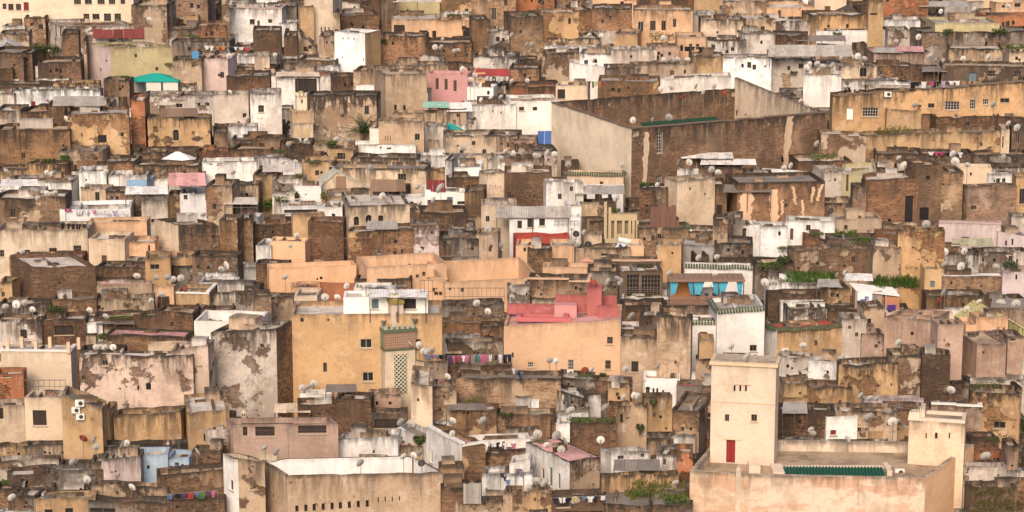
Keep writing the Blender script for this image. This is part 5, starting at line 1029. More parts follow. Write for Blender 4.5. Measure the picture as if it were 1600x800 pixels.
# ------------------------------------------------------------------ low houses in the gaps, kept below the sight lines to the houses behind
def overlap(q1, q2):
    for q in (q1, q2):
        for i in range(4):
            e = q[(i+1) % 4]-q[i]; n = Vector((-e.y, e.x, 0))
            a = [p.dot(n) for p in q1]; b = [p.dot(n) for p in q2]
            if max(a) < min(b)+.05 or max(b) < min(a)+.05: return False
    return True
rf = random.Random(11); FILL = []
yy = 196.0
while yy < 440:
    wv = 240*yy/420+20; xx = -wv/2+rf.uniform(-3, 3)
    while xx < wv/2:
        L, d_ = rf.uniform(4.0, 7.5), rf.uniform(4, 7); a = rf.uniform(-12, 12); X, N = fr(a); placed = False
        for sh in (1, .65, .42):
            A = Vector((xx, yy+rf.uniform(-1, 1), 0)); Q = [A, A+X*L*sh, A+X*L*sh+N*d_*sh, A+N*d_*sh]
            if not any(abs(Q[0].y-f[0].y) < 60 and overlap(Q, f) for f in FOOT): placed = True; break
        if placed:
            x0_, x1_ = proj(Vector((Q[0].x, Q[0].y, roofz(yy))))[0], proj(Vector((Q[1].x, Q[1].y, roofz(yy))))[0]
            ylim = -999
            for s in SPEC:
                if s['Y'] > A.y+.5 and s['x0'] < x1_-2 and s['x1'] > x0_+2: ylim = max(ylim, s['yb']-2)
            Yb = max(p.y for p in Q); z = min(at((x0_+x1_)/2, ylim, Yb).z, roofz(yy)-.6+rf.uniform(-.6, .4)); zg = min(ground(p.x, p.y) for p in Q)
            if z > zg+1.2 and -60 < x1_ and x0_ < 1660:
                c = rf.choice('kkktttogwwWckg')
                s = dict(x0=x0_, x1=x1_, yt=proj(Vector((A.x, A.y, z)))[1], yb=proj(Vector((A.x, A.y, zg)))[1], c=c, a=a, r=None, xs=None, yt2=None, par=rf.uniform(.2, .7), rc=None, w='', sw='', br=None, gr=None, n=None, ref=None, d=d_*sh, cap=None, cat='low house', nm='low_house', jit=None, sc_=None, at_=None, base=None, ic=None, A=A, C=Q[1], X=X, N=N, L=L*sh, zl=z, zr=z, Y=A.y, Q=Q)
                FILL.append(s); FOOT.append(Q)
        xx += L*(.55 if not placed else sh*1.02+.02)
    yy += 3.4
# the town goes on beyond the picture's edges: plain masses, seen only from other places
ro_ = random.Random(31); outer = {c: M() for c in 'tkw'}
yy = 185.0
while yy < 450:
    xx = -yy*.34
    while xx < yy*.34:
        L, d_ = ro_.uniform(5, 9), ro_.uniform(5, 7); X, N = fr(ro_.uniform(-12, 12)); c = Vector((xx, yy, 0)); px = proj(Vector((xx, yy, roofz(yy))))[0]; py = proj(Vector((xx, yy, roofz(yy))))[1]
        Q = [c-X*L/2-N*d_/2, c+X*L/2-N*d_/2, c+X*L/2+N*d_/2, c-X*L/2+N*d_/2]
        if (px < -60 or px > 1660 or py < -45) and not any(abs(c.y-f[0].y) < 60 and overlap(Q, f) for f in FOOT):
            zg = ground(xx, yy)-1.5; outer[ro_.choice('ttkkw')].box(Vector((xx, yy, zg)), (L, d_, roofz(yy)-.6+ro_.uniform(-1.2, .5)-zg), (X, N))
        xx += L+.3
    yy += 7.4
for c, m_ in outer.items():
    o = m_.build('outlying_houses', 'weathered_plaster', None, PAL[c]); wallprops(o, BR[c], GR[c]); tag(o, WORD[c]+' houses of the town spreading on beyond the picture', 'houses', None, 'stuff')
NOFILL = set([0, 1, 2, 3, 4, 5, 6, 7, 8, 9, 10, 11, 12, 13, 14, 17, 18, 19, 21, 22, 23, 24, 25, 26, 27, 28, 29, 30, 31, 32, 33, 34, 35, 36, 37, 38, 39, 40, 41, 43, 45, 46, 47, 48, 49, 50, 51, 52, 53, 54, 55, 56, 57, 58, 59, 60, 61, 62, 63, 64, 65, 66, 67, 68, 69, 70, 71, 72, 73, 74, 77, 78, 79, 81, 82, 83, 84, 85, 86, 87, 88, 89, 90, 91, 92, 93, 94, 95, 96, 97, 98, 99, 100, 101, 103, 104, 106, 108, 109, 110, 111, 112, 113, 114, 115, 116, 117, 119, 120, 121, 122, 123, 124, 125, 126, 127, 128, 129, 132, 133, 134, 135, 136, 137, 138, 139, 140, 141, 142, 143, 144, 145, 146, 148, 149, 150, 151, 152, 154, 155, 156, 157, 158, 159, 160, 161, 162, 163, 165, 166, 167, 168, 169, 170, 171, 172, 173, 174, 175, 176, 177, 178, 179, 180, 181, 182, 183, 184, 185, 186, 187, 188, 190, 191, 192, 193, 194, 195, 196, 197, 199, 200, 201, 202, 203, 204, 205, 206, 207, 208, 209, 210, 211, 212, 213, 214, 215, 216, 217, 220, 221, 222, 223, 225, 226, 227, 228, 229, 230, 231, 232, 233, 234, 235, 236, 237, 238, 239, 240, 241, 242, 243, 244, 245, 246, 247, 248, 249, 250, 252, 254, 255, 256, 257, 258, 259, 260, 261, 262, 264, 266, 267, 269, 270, 271, 272, 273, 276, 277, 278, 279, 280, 282, 283, 284, 285, 286, 288, 289, 290, 291, 292, 293, 294, 295, 297, 298, 301, 302, 303, 304, 305, 306, 307, 308, 309, 310, 312, 313, 314, 315, 316, 317, 318, 319, 320, 321, 322, 324, 325, 326, 327, 328, 329, 330, 331, 332, 333, 334, 335, 336, 338, 339, 340, 342, 343, 344, 346, 347, 349, 351, 352, 353, 355, 356, 357, 358, 362, 363, 364, 365, 366, 367, 368, 369, 370, 371, 372, 373, 374, 375, 376, 377, 378, 379, 380, 381, 382, 383, 384, 385, 386, 387, 388, 389, 390, 391, 392, 393, 394, 395, 396, 399, 400, 401, 402, 403, 404, 405, 406, 408, 409, 410, 411, 413, 416, 418, 419, 420, 421, 422, 423, 424, 426, 427, 429, 432, 433, 434, 435, 436, 437, 438, 439, 440, 441, 442, 443, 444, 445, 446, 447, 448, 449, 450, 451, 452, 453, 454, 455, 456, 457, 458, 459, 460, 461, 462, 463, 464, 465, 466, 467, 468, 469, 470, 471, 472, 473, 474, 475, 476, 477, 478, 479, 480, 481, 482, 483, 486, 487, 488, 489, 490, 491, 492, 493, 494, 495, 496, 498, 499, 500, 501, 502, 503, 504, 506, 507, 508, 509, 510, 513, 514, 515, 516, 517, 518, 520, 521, 523, 524, 525, 526, 527, 528, 529, 530, 531, 532, 534, 535, 536, 537, 538, 539, 540, 544, 545, 546, 547, 548, 549, 550, 551, 554, 555, 556, 557, 558, 559, 560, 561, 562, 563, 564, 565, 566, 567, 568, 569, 570, 571, 572, 573, 574, 575, 576, 577, 580, 581, 582, 583, 584, 585, 586, 587, 588, 589, 590, 591, 592, 593, 594, 595, 596, 597, 598, 599, 600, 601, 602, 603, 604, 605, 606, 607, 608, 609, 610, 611, 612, 613, 614, 615, 616, 617, 618, 619, 620, 621, 622, 623, 624, 625, 626, 627, 628, 629, 630, 631, 632, 633, 634, 635, 636, 637, 638, 639, 640, 641, 642, 643, 644, 645, 646, 647, 648, 649, 650, 651, 652, 653, 654, 655, 656, 657, 658, 659, 660, 661, 662, 663, 664, 665, 666, 667, 668, 669, 670, 671, 672, 673, 674, 675, 676, 677, 678, 679, 680, 681, 682, 683, 684, 685, 686, 687, 688, 689, 690, 691, 692, 693, 694, 695, 696, 697, 698, 699, 700, 701, 702, 703, 704, 705, 706, 707, 708, 709, 710, 711, 712, 713, 714, 715, 716, 717, 718, 719, 720, 721, 722, 723, 724, 725, 726, 727, 728, 729, 730, 731, 732, 733, 734, 735, 736, 737, 738, 739, 740, 741, 742, 743, 744, 745, 746, 747, 748, 749, 750, 751, 752, 753, 754, 755])
NALL = len(FILL)
for i, s in enumerate(FILL): s['idx'] = i
FILL = [s for s in FILL if s['idx'] not in NOFILL]
for s in FILL: house(s); settle(s['obj'])
# ------------------------------------------------------------------ clutter that belongs to the roofs: cross walls, hatches, stair heads
ALLH = SPEC+FILL
for s in ALLH:
    rnd = random.Random(int(s['x0']*13+s['yt']*5)); d, L = s['d'], s['L']
    if d < 1.6 or L < 2.0 or s['par'] > 1.4 or s['ref'] in ('turquoise curtain terrace', 'peach house with the pink terrace', 'large ochre house'): continue
    rt = s['obj']; wl = [o for o in rt.children if o.name.startswith('wall')][0]; zz = (s['zl']+s['zr'])/2-s['par']-.05
    for _ in range(rnd.choice((1, 2, 3, 3, 4))):
        t = rnd.random(); u, v = rnd.uniform(.15, .85)*L, rnd.uniform(.35, .85)*d; p = s['A']+s['X']*u+s['N']*v
        if t < .25: sz, nm = (rnd.uniform(.18, .25), d*.55, rnd.uniform(.25, .6)), 'cross_wall'; p = s['A']+s['X']*u+s['N']*d*.5
        elif t < .62: sz, nm = (L*rnd.uniform(.25, .5), .22, rnd.uniform(.25, .6)), 'cross_wall'; p = s['A']+s['X']*L*rnd.uniform(.3, .7)+s['N']*v
        elif t < .72: sz, nm = (L*rnd.uniform(.28, .55), min(d*.45, rnd.uniform(1.2, 2.6)), rnd.uniform(.5, 1.25)), 'upper_room'; p = s['A']+s['X']*L*rnd.uniform(.3, .7)+s['N']*(d-sz[1]/2-.28)
        elif t < .76: sz, nm = (min(L*.4, rnd.uniform(1.2, 2.2)), min(d*.4, rnd.uniform(.8, 1.4)), rnd.uniform(.8, 1.3)), 'stair_head'; p = s['A']+s['X']*u+s['N']*(d-sz[1]/2-.3)
        else: sz, nm = (rnd.uniform(.5, 1.6), rnd.uniform(.4, .9), rnd.uniform(.12, .35)), 'roof_hatch'
        o = M().box(Vector((p.x, p.y, zz)), sz, (s['X'], s['N'])).build(nm, 'weathered_plaster', rt, (lambda f_: tuple(v_*f_ for v_ in PAL[rnd.choice((s['c'], 'w', 't', 'k'))]))(rnd.uniform(.8, 1.15))); wallprops(o, rnd.uniform(0, .6), rnd.uniform(.3, 1)); o.location = -rt.location
# ------------------------------------------------------------------ things that stand on the roofs
from mathutils.bvhtree import BVHTree
def make_bvh():
    bpy.context.view_layer.update(); V, Fc, own = [], [], []
    for o in sc.objects:
        if o.type != 'MESH': continue
        mw = o.matrix_world; b0 = len(V); V.extend([mw @ v.co for v in o.data.vertices])
        for p in o.data.polygons: Fc.append([b0+i for i in p.vertices]); own.append(o)
    return BVHTree.FromPolygons(V, Fc), own
BVH, BOWN = make_bvh()
def look(px, py):
    l, n, i, dist = BVH.ray_cast(cam.location, ray(px, py).normalized())
    if l is None: return None, None, None
    if n.dot(ray(px, py)) > 0: n = -n
    return l, n, BOWN[i]
def free(x0, x1, y0, y1):
    """distance just in front of everything seen within a picture rectangle"""
    best = 900
    for i in range(9):
        for j in range(5):
            l, n, o = look(x0+(x1-x0)*i/8, y0+(y1-y0)*j/4)
            if l is not None: best = min(best, l.y)
    return best-.25
canopy(576, 667, 464, 452, 489, PAL['W'], 'white awning with a red edge on the white rooftop storey', 2.2)
CAN = [(430,500,119,112,141,'c','cream flat canopy over the white terrace shelter'),(195,263,303,291,328,'W','off-white sagging canopy beside a brown railing'),(350,403,319,308,344,'w','off-white flat canopy on thin posts near two brick stacks'),
 (774,890,340,322,366,'s','long grey sheet awning over three dark doors'),(898,976,303,290,320,'s','grey sheet awning below the great courtyard wall'),(1064,1146,247,238,264,'W','upper of two pale flat canopies under the mosque front'),(1094,1182,257,248,278,'W','lower of two pale flat canopies under the mosque front'),
 (82,164,165,150,179,'s','grey corrugated lean-to roof on the long whitewashed wall'),(1200,1332,88,70,98,'s','wide grey sheet roof with a low gable'),(1246,1322,64,55,72,'g','dark patched sheet roof above the wide grey one'),
 (660,702,168,159,178,(.30,.55,.42),'mint green awning in front of the bright pink house'),(698,738,174,160,184,'W','white awning beside the mint green one'),(742,797,118,107,128,'R','dark red canopy over hanging white laundry'),
 (249,310,182,169,188,'k','brown lean-to roof on the dirty white terrace house'),(1486,1552,384,372,393,(.42,.40,.26),'olive green awning on the lilac house'),(578,634,299,280,318,'k','brown rusted corrugated roof near the gabled house'),
 (572,622,358,345,366,'s','silver sheet roof in front of the arched windows'),(428,485,644,630,664,'c','cream flat canopy behind the salmon house'),(508,558,612,600,632,'g','grey patched corrugated roof below the large ochre house'),
 (958,1032,735,718,746,'g','grey lean-to of the small white courtyard house'),(1276,1312,448,436,452,'s','blue grey sheet roof beside the green patch'),(1318,1364,438,427,449,'W','white shed roof beside the green patch'),(262,322,290,270,300,'P','faded pink sheet canopy among grey roofs'),
 (1436,1512,10,2,24,'s','pale grey awning on the far skyline row'),(614,690,3,-6,30,'w','flat awning over the railed balcony'),(1364,1410,82,74,100,'s','grey draped sheet on the pink cluttered terrace'),(1398,1444,80,72,98,'P','pink sheet roof on the pink cluttered terrace'),
 (692,722,552,536,566,'c','cream tarpaulin beside the long laundry line'),(1440,1480,112,104,122,'g','small dark lean-to on the far right terraces'),(696,760,640,630,656,'g','grey plank roof over the brick wall'),(1130,1206,300,288,318,'g','dark flat sheet roof with rubble on top'),
 (1548,1606,480,466,492,'g','rusty flat sheet roof beside the olive tent'),(150,210,506,496,520,'g','mossy plank roof on the left terraces'),(410,470,268,256,280,'w','dirty white sheet roof near the small minaret'),(0,60,290,280,302,'W','whitewashed slab roof at the far left edge'),
 (1222,1262,646,628,660,'s','pale grey sheet roof behind the square tower'),(880,944,798,778,806,'d','dark lattice of beams over a yard')]
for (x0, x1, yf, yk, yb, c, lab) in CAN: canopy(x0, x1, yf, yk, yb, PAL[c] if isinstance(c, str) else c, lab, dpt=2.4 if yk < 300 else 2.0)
RAIL = [('black railing over the green edge of the recessed cream courtyard', 27, 102, 594, 612), ('black railing around the far orange terrace balcony', 622, 690, 22, 30), ('white railing of a small terrace with potted plants', 439, 503, 311, 323, (.62, .56, .52)), ('iron railing above the tan corner of the left terraces', 212, 262, 308, 318),
 ('tall rusty fence of bars beside the peach courtyard wall', 657, 676, 438, 470), ('rusty wire fence in front of the peach courtyard', 696, 788, 450, 474), ('thin iron fence beside the square brick stack', 350, 402, 324, 344), ('dark balcony grille below the glazed gallery', 972, 1034, 452, 464), ('thin black handrail below the large whitewashed house', 866, 904, 345, 354), ('dark railing on the far orange balcony, lower flight', 684, 722, 27, 37), ('light fence along a bare roof edge', 1392, 1448, 633, 644), ('brown terrace fence beside the cream canopy', 196, 258, 310, 322)]
for r_ in RAIL: railing(*r_)
railing('rust brown barred fence in front of the dark brick stack', 481, 582, 372, 399, (.16, .075, .05), 40); panels('dark red panel along the white block terrace', 145, 225, 45, 57, (.17, .04, .035), 5, 'paint'); panels('rusty shack doors below the tall cream peeled house', 1016, 1056, 322, 354, (.16, .085, .06), 5); panels('grey weathered plank fence in a yard near the bottom', 724, 752, 754, 782, (.30, .27, .24), 7)
panels('blue tarpaulin screen beside the mosque flank', 840, 861, 204, 224, (.06, .14, .38), 2, 'cloth'); panels('blue panel on the red laundry terrace', 300, 311, 80, 91, (.06, .22, .42), 1, 'paint'); panels('pale blue board on a grey left-hand terrace', 198, 228, 281, 292, (.28, .46, .66), 1, 'paint'); panels('row of dark red shutters under a shed roof', 666, 696, 281, 296, (.18, .03, .035), 3)
solar(967, 390, 405)
def top(o):
    while o.parent: o = o.parent
    return o
OWNER = {}
def support(px, py, reach=48):
    k = 0
    while k < reach:
        l, n, o = look(px, py+k)
        if l is not None and n.z > .6: return l, top(o)
        k += 1.5
    return None, None
# dishes: prototypes share their meshes
def dish_mesh():
    m = M(); n = 20; prof = [(0, 0), (.45, .045), (.8, .14), (1.0, .22)]
    for rr, sgn in ((prof, 1), ([(r, z+.03) for r, z in prof], -1)):
        R = [[Vector((r*math.cos(6.2832*i/n), r*math.sin(6.2832*i/n)*1.06, z)) for i in range(n)] for r, z in rr]
        for A, B_ in zip(R, R[1:]):
            for i in range(n):
                j = (i+1) % n
                (m.quad(A[j], A[i], B_[i], B_[j]) if sgn > 0 else m.quad(A[i], A[j], B_[j], B_[i]))
    A = [Vector((math.cos(6.2832*i/n), math.sin(6.2832*i/n)*1.06, .22)) for i in range(n)]
    for i in range(n): j = (i+1) % n; m.quad(A[i], A[j], A[j]+Vector((0, 0, .03)), A[i]+Vector((0, 0, .03)))
    return m
# local +Z of the dish looks at the satellite
pr = dish_mesh().build('reflector', 'dish_paint'); ME_R = pr.data; bpy.data.objects.remove(pr)
for p_ in ME_R.polygons: p_.use_smooth = True
pr = M().bar((0, -.95, .2), (0, -.12, .95), .03, 5).box((0, -.1, .9), (.14, .14, .2)).build('feed_arm', 'metal'); ME_A = pr.data; bpy.data.objects.remove(pr)
pr = M().box((0, 0, -.14), (.26, .26, .14)).bar((0, 0, -.12), (0, .4, .05), .03, 4).build('bracket', 'metal'); ME_B = pr.data; bpy.data.objects.remove(pr)
pr = M().bar((0, 0, 0), (0, 0, 1), .03, 6).build('mast', 'metal'); ME_M = pr.data; bpy.data.objects.remove(pr)
DISHES = []
def child(name, me, parent, color):
    o = bpy.data.objects.new(name, me); COL.objects.link(o); o.parent = parent; o.color = (*color, 1); return o
def dish(px, py, size, kd=''):
    base, own = support(px, py+size*.5)
    if base is None:
        l, n, o = look(px, py+size*.5)
        if l is None: return
        base, own = l+n*.1, top(o)
    c = at(px, py, base.y); k = sc_at(c); R = max(.32, min(size/k/2, .75)); rnd = random.Random(int(px*11+py))
    h = c.z-base.z
    if h < R*.8: h = R*.8+.1
    if h > 3.4: h = 3.4
    rt = empty('satellite_dish', base); col = {'': (.60, .57, .52), 'r': (.26, .05, .03), 'z': (.06, .055, .055)}[kd]; v = rnd.choice((rnd.uniform(.85, 1.15), rnd.uniform(.85, 1.15), rnd.uniform(.55, .9))); col = tuple(q*v for q in col)
    yaw = rnd.gauss(14, 24) if rnd.random() > .12 else rnd.uniform(-80, 80); el = rnd.uniform(8, 34)
    r_ = child('reflector', ME_R, rt, col); r_.location = (0, 0, h); r_.scale = (R, R, R); r_.rotation_euler = (-math.radians(90-el), 0, math.radians(yaw)) 
    a_ = child('feed_arm', ME_A, r_, (.3, .28, .26)); b_ = child('bracket', ME_B, r_, (.25, .23, .21))
    m_ = child('mast', ME_M, rt, (.22, .19, .17)); m_.scale = (1, 1, h)
    DISHES.append((rt, own, px, py, kd)); rt['group'] = 'satellite dishes on the roofs'
DL = '''234,25,10 103,186,10 387,185,8 359,144,6 357,88,10 339,83,8z 52,23,7r 430,86,7 680,74,9 690,74,9 710,80,8 716,79,8 627,112,7 692,62,5 752,156,7 767,153,7 783,152,9 735,122,8 745,130,8 723,108,9 742,108,9 753,106,8
824,70,9 831,70,9 800,55,8 921,55,8 939,56,7 1036,54,9 1034,61,8 984,75,9 996,75,8 1037,94,9 1043,95,9 1050,93,9 1058,93,9 1074,94,9 800,127,8 824,126,6 1033,139,9 1048,138,9 1066,142,9r 1088,135,9 1099,138,9 1116,135,9 1131,136,9r 989,188,10 1045,184,12 1020,187,8
1250,12,8 1435,58,10 1470,18,8 1480,18,8 1522,15,9 1575,10,8 1400,65,8 1315,90,8 1330,88,10 1340,88,10 1350,92,9 1265,100,8 1277,100,10 1260,106,10 1285,104,9 1279,110,9 1301,103,11 1424,85,7 1453,88,10 1462,94,9 1474,96,8 1487,97,8 1505,92,9 1545,90,12 1560,91,9 1251,158,8 1260,163,8 1551,154,11 1430,165,10 1588,190,12 1576,193,9 1590,122,8
10,268,10 74,270,9 82,272,9 86,270,8 147,263,10 167,269,10 187,271,10 203,272,12 4,297,9 75,302,9 82,304,10 88,298,10 61,310,7 275,278,9 365,270,9 295,336,10 318,336,9 138,290,8 35,393,9
452,226,9 468,219,9 479,220,9 526,218,10 537,221,8 546,220,9 462,253,8 430,307,8 579,262,9 689,295,17 678,313,10 656,317,8 598,307,12 653,293,10 724,232,10 790,237,9 783,247,8 797,240,8 762,352,12 780,386,13 464,368,8 455,385,8 421,377,9 656,392,8
802,240,9 817,238,10 836,243,9 856,239,11 866,241,9 888,258,11 972,258,10 1061,255,13 1076,254,11 963,310,12 1112,265,11 1122,270,11 900,366,11z 894,380,13 902,381,12 919,382,11z 893,357,9 913,363,8 1027,289,5
1277,225,12 1225,263,10 1236,259,10 1413,259,13 1489,241,12 1492,253,14 1510,258,9 1568,245,8 1298,330,11z 1447,351,14 1506,393,12 1475,394,12 1404,247,9 1570,344,8
353,415,13 346,421,11 214,432,12 245,433,11 262,434,12 271,437,11 283,435,12 253,461,13 237,470,9 9,480,12 26,476,13 39,474,12 51,484,10 140,485,10 166,495,11 150,543,9 157,542,9 164,545,8 177,543,9 290,452,9r 313,430,9 330,432,8
572,447,12 542,447,10 508,465,13 467,475,11 527,465,11 745,474,12 762,487,11 655,540,13 662,549,11 668,550,10 674,547,10 640,538,8 699,589,11 490,600,12 446,434,8
951,440,11 964,436,11 970,441,12 1047,427,11 987,495,15 859,564,11 869,565,11 978,577,12 1028,573,15 914,580,13r 925,578,9 1143,542,11 1168,558,16 1117,428,8 1092,403,11 1120,402,10 1194,442,14 927,443,12r
1476,414,13 1502,417,14 1556,418,13 1475,457,16 1530,472,10 1563,475,16 1586,476,16 1511,484,12 1404,536,13 1255,541,13 1308,430,9 1320,426,9 1469,470,13r
149,687,11 115,722,14 136,750,13 20,778,14 193,695,13 198,693,10 206,762,13 308,706,13 280,693,13z 131,686,14r 151,699,8
472,606,10 482,605,11 490,602,11 627,660,14 642,663,14 707,658,12 755,658,15 707,678,10 564,724,14 631,714,9 646,712,9 659,724,12z 415,700,8 433,707,13 655,709,12 760,783,14z
892,642,15 946,638,15 975,621,9 991,618,9 997,619,8 840,679,15 870,681,16 882,690,14 854,696,10 877,703,13 938,688,13 852,755,16 838,752,14 898,784,17 1056,755,11 825,763,14
1345,619,13 1359,623,12 1371,623,11 1357,653,17 1394,660,16 1403,659,10 1267,672,10 1270,678,10 1540,714,18 1485,610,14 1323,687,12'''
for (px, py, sz, kd) in [(*map(float, ''.join(ch for ch in t if not ch.isalpha()).split(',')), ''.join(ch for ch in t if ch.isalpha())) for t in DL.split()]: dish(px, py, sz, kd)
# thin aerials
ANT = []
ra = random.Random(5)
pr = M(); pr.bar((0, -.5, 0), (0, .5, 0), .012, 4)
for i in range(6): pr.bar((-.3+.03*i, -.45+.18*i, 0), (.3-.03*i, -.45+.18*i, 0), .009, 4)
pr = pr.build('yagi', 'metal'); ME_Y = pr.data; bpy.data.objects.remove(pr)
n_ = 0
while n_ < 90:
    px, py = ra.uniform(8, 1592), ra.uniform(20, 780); l, n, o = look(px, py); n_ += 1
    if l is None or n.z < .7 or top(o).name.startswith(('ground', 'walled')) or (570 < px < 670 and 420 < py < 640): continue
    h = ra.uniform(1.4, 3.2); rt = empty('tv_aerial', l); m_ = child('mast', ME_M, rt, (.12, .10, .09)); m_.scale = (.65, .65, h)
    y_ = child('yagi', ME_Y, rt, (.25, .23, .21)); y_.location = (0, 0, h-.1); y_.rotation_euler = (0, 0, ra.uniform(-.9, .9)); rt['group'] = 'tv aerials on the roofs'; ANT.append((rt, top(o), px, py-h*10))
# laundry
GAR = []
def garment(p, w, h, c, kd, yaw):
    rt = M(); rnd = random.Random(int(p.x*100)); X, N = fr(yaw); sag = rnd.uniform(-.12, .12)
    cols = {'t': ((-.5, -.06, 1), (.06, .5, rnd.uniform(.85, 1))), 's': ((-.5, -.3, .42), (-.3, .3, 1), (.3, .5, .38)), 'c': ((-.5, .5, 1),)}[kd]
    for (u0, u1, hl) in cols:
        nn = max(2, int((u1-u0)*8))
        for j in range(nn):
            for i in range(4):
                def pt(jj, ii):
                    u, v = u0+(u1-u0)*jj/nn, ii/4*hl; tw = .75 if kd == 't' else .9
                    return p+X*(u*w*(1-(1-tw)*v)+sag*h*v*.6)+N*(.09*math.sin(jj*2.1+p.x*3+ii*.6)*(.3+v))-Vector((0, 0, v*h+.05*math.cos(u*3.1)))
                rt.quad(pt(j, i+1), pt(j+1, i+1), pt(j+1, i), pt(j, i))
    return rt.build({'t': 'trousers', 's': 'shirt', 'c': 'sheet'}[kd], 'cloth', None, c, org=p)
CC = dict(W=('white', (.74, .72, .70)), P=('pink', (.62, .12, .30)), M=('magenta', (.55, .02, .16)), V=('purple', (.12, .03, .20)), N=('navy', (.02, .025, .07)), K=('black', (.018, .016, .018)), T=('teal', (.03, .26, .26)), G=('green', (.08, .22, .06)), O=('orange', (.60, .20, .05)), L=('lilac', (.42, .34, .52)), B=('blue', (.10, .24, .50)), R=('red', (.50, .04, .04)), Y=('yellow', (.55, .42, .08)), S=('grey', (.32, .32, .34)))
def line(where, x0, x1, y, y2, yb, cols, h=10):
    Y = free(x0, x1, min(y, y2), max(y, y2)+h*.9); A, C = at(x0, y, Y), at(x1, y2, Y); k = sc_at(A); rt = empty('laundry_line', (A+C)/2)
    tag(rt, 'thin laundry line '+where, 'laundry line'); THINGS.append(rt)
    M().bar(A, C, .012, 4).build('cord', 'cloth', rt, (.3, .3, .3)).location = -rt.location
    for p in (A, C): M().bar(p-Vector((0, 0, h/k+1.0)), p+Vector((0, 0, .05)), .03, 5).build('post', 'metal', rt, (.2, .17, .15)).location = -rt.location
    n = len(cols)
    for i, cc in enumerate(cols):
        rnd = random.Random(i+int(x0)); p = A.lerp(C, (i+.5+rnd.uniform(-.22, .22))/n); nmc, c = CC[cc]; kd = rnd.choice('sstc'); hh = h/k*rnd.uniform(.5, 1.05)
        o = garment(p, min((C-A).length/n*rnd.uniform(.55, 1.15), 1.1), hh, (lambda g_: tuple(v*.62+g_*.16 for v in c))(sum(c)/3), kd, rnd.uniform(-20, 20)); o['group'] = 'laundry hung out on the terraces'; o['category'] = 'laundry'
        GAR.append((o, nmc, {'t': 'trousers', 's': 'shirt', 'c': 'sheet'}[kd], where))
line('above the house with tan slab front', 699, 800, 556, 553, 572, 'VPMWPSTPPWKWNN', 16)
line('on the bucket terrace near the bottom', 764, 806, 689, 693, 716, 'WKWP', 15); line('on the long cream house terrace', 94, 136, 348, 350, 360, 'KKNKN', 9); line('on the white laundry terrace', 102, 200, 326, 330, 342, 'MWWPWWLW', 8)
line('above the far long ochre house', 1420, 1500, 128, 126, 140, 'KKWMKLWW', 10); line('beside the white parapet near the mosque', 1318, 1342, 136, 136, 147, 'KKWW', 9); line('on the red laundry terrace', 318, 390, 71, 74, 84, 'WWOONWWR', 8); line('on the peach house near four tall windows', 1062, 1098, 72, 73, 88, 'KKKK', 8)
line('by the small cream rooftop box', 917, 945, 127, 127, 142, 'KGYOR', 11); line('on the wooden frame near the bottom', 862, 948, 778, 774, 800, 'NWKYBWNW', 11); line('across the dark terrace at the bottom left', 262, 340, 772, 766, 792, 'BKVRBGVP', 11); line('in the small white yard', 805, 818, 733, 735, 752, 'LSL', 11)
line('in the yard by the plank fence', 782, 796, 735, 752, 762, 'KNB', 12); line('on the dark ledge of the right terraces', 1450, 1505, 237, 238, 248, 'WMMKSW', 8); line('under the dark red canopy', 748, 796, 118, 118, 130, 'WWWWWW', 8); line('on the tan corner house roof', 664, 694, 553, 554, 566, 'BPBK', 8); line('beside the brick wall of the long laundry house', 800, 818, 574, 582, 592, 'WSNB', 12); line('by the pitted brick terrace near the dishes', 680, 692, 592, 592, 604, 'KPP', 9)
# air conditioners
def ac(px, py, label, w=12):
    l, n, o = look(px, py)
    if l is None: return
    k = sc_at(l); W = w/k; n = Vector((n.x, n.y, 0)).normalized() if abs(n.z) < .9 else Vector((0, -1, 0)); X = Vector((-n.y, n.x, 0)); p = l+n*.16-Vector((0, 0, W*.36)); rt = empty('air_conditioner', p); tag(rt, label, 'air conditioner', 'outdoor air conditioner units'); THINGS.append(rt)
    M().box(p, (W, .3, W*.72), (X, n)).build('casing', 'paint', rt, (.70, .66, .60)); f = M(); R = W*.26; cc = p+n*.16-X*W*.12*-1+Vector((0, 0, W*.36))
    f.poly([cc+X*R*math.cos(6.2832*i/14)+Vector((0, 0, R*math.sin(6.2832*i/14))) for i in range(14)]); f.build('fan_grille', 'metal', rt, (.05, .05, .05))
    M().box(p-Vector((0, 0, .06)), (W*.8, .34, .05), (X, n)).build('bracket', 'metal', rt, (.2, .2, .2))
    for q_ in rt.children: q_.location = -p
ac(125, 629, 'uppermost of three stacked air conditioners on the ochre side wall', 14); ac(119, 640, 'middle one of three stacked air conditioners on the ochre side wall', 13); ac(126, 650, 'lowest of three stacked air conditioners on the ochre side wall', 13); ac(1387, 147, 'air conditioner high on the long ochre house', 11); ac(891, 581, 'air conditioner under an arched window of the peach house', 10); ac(1226, 548, 'air conditioner on the ochre house with the red terrace', 11); ac(1405, 737, 'air conditioner lying on the walled mosque roof', 15)
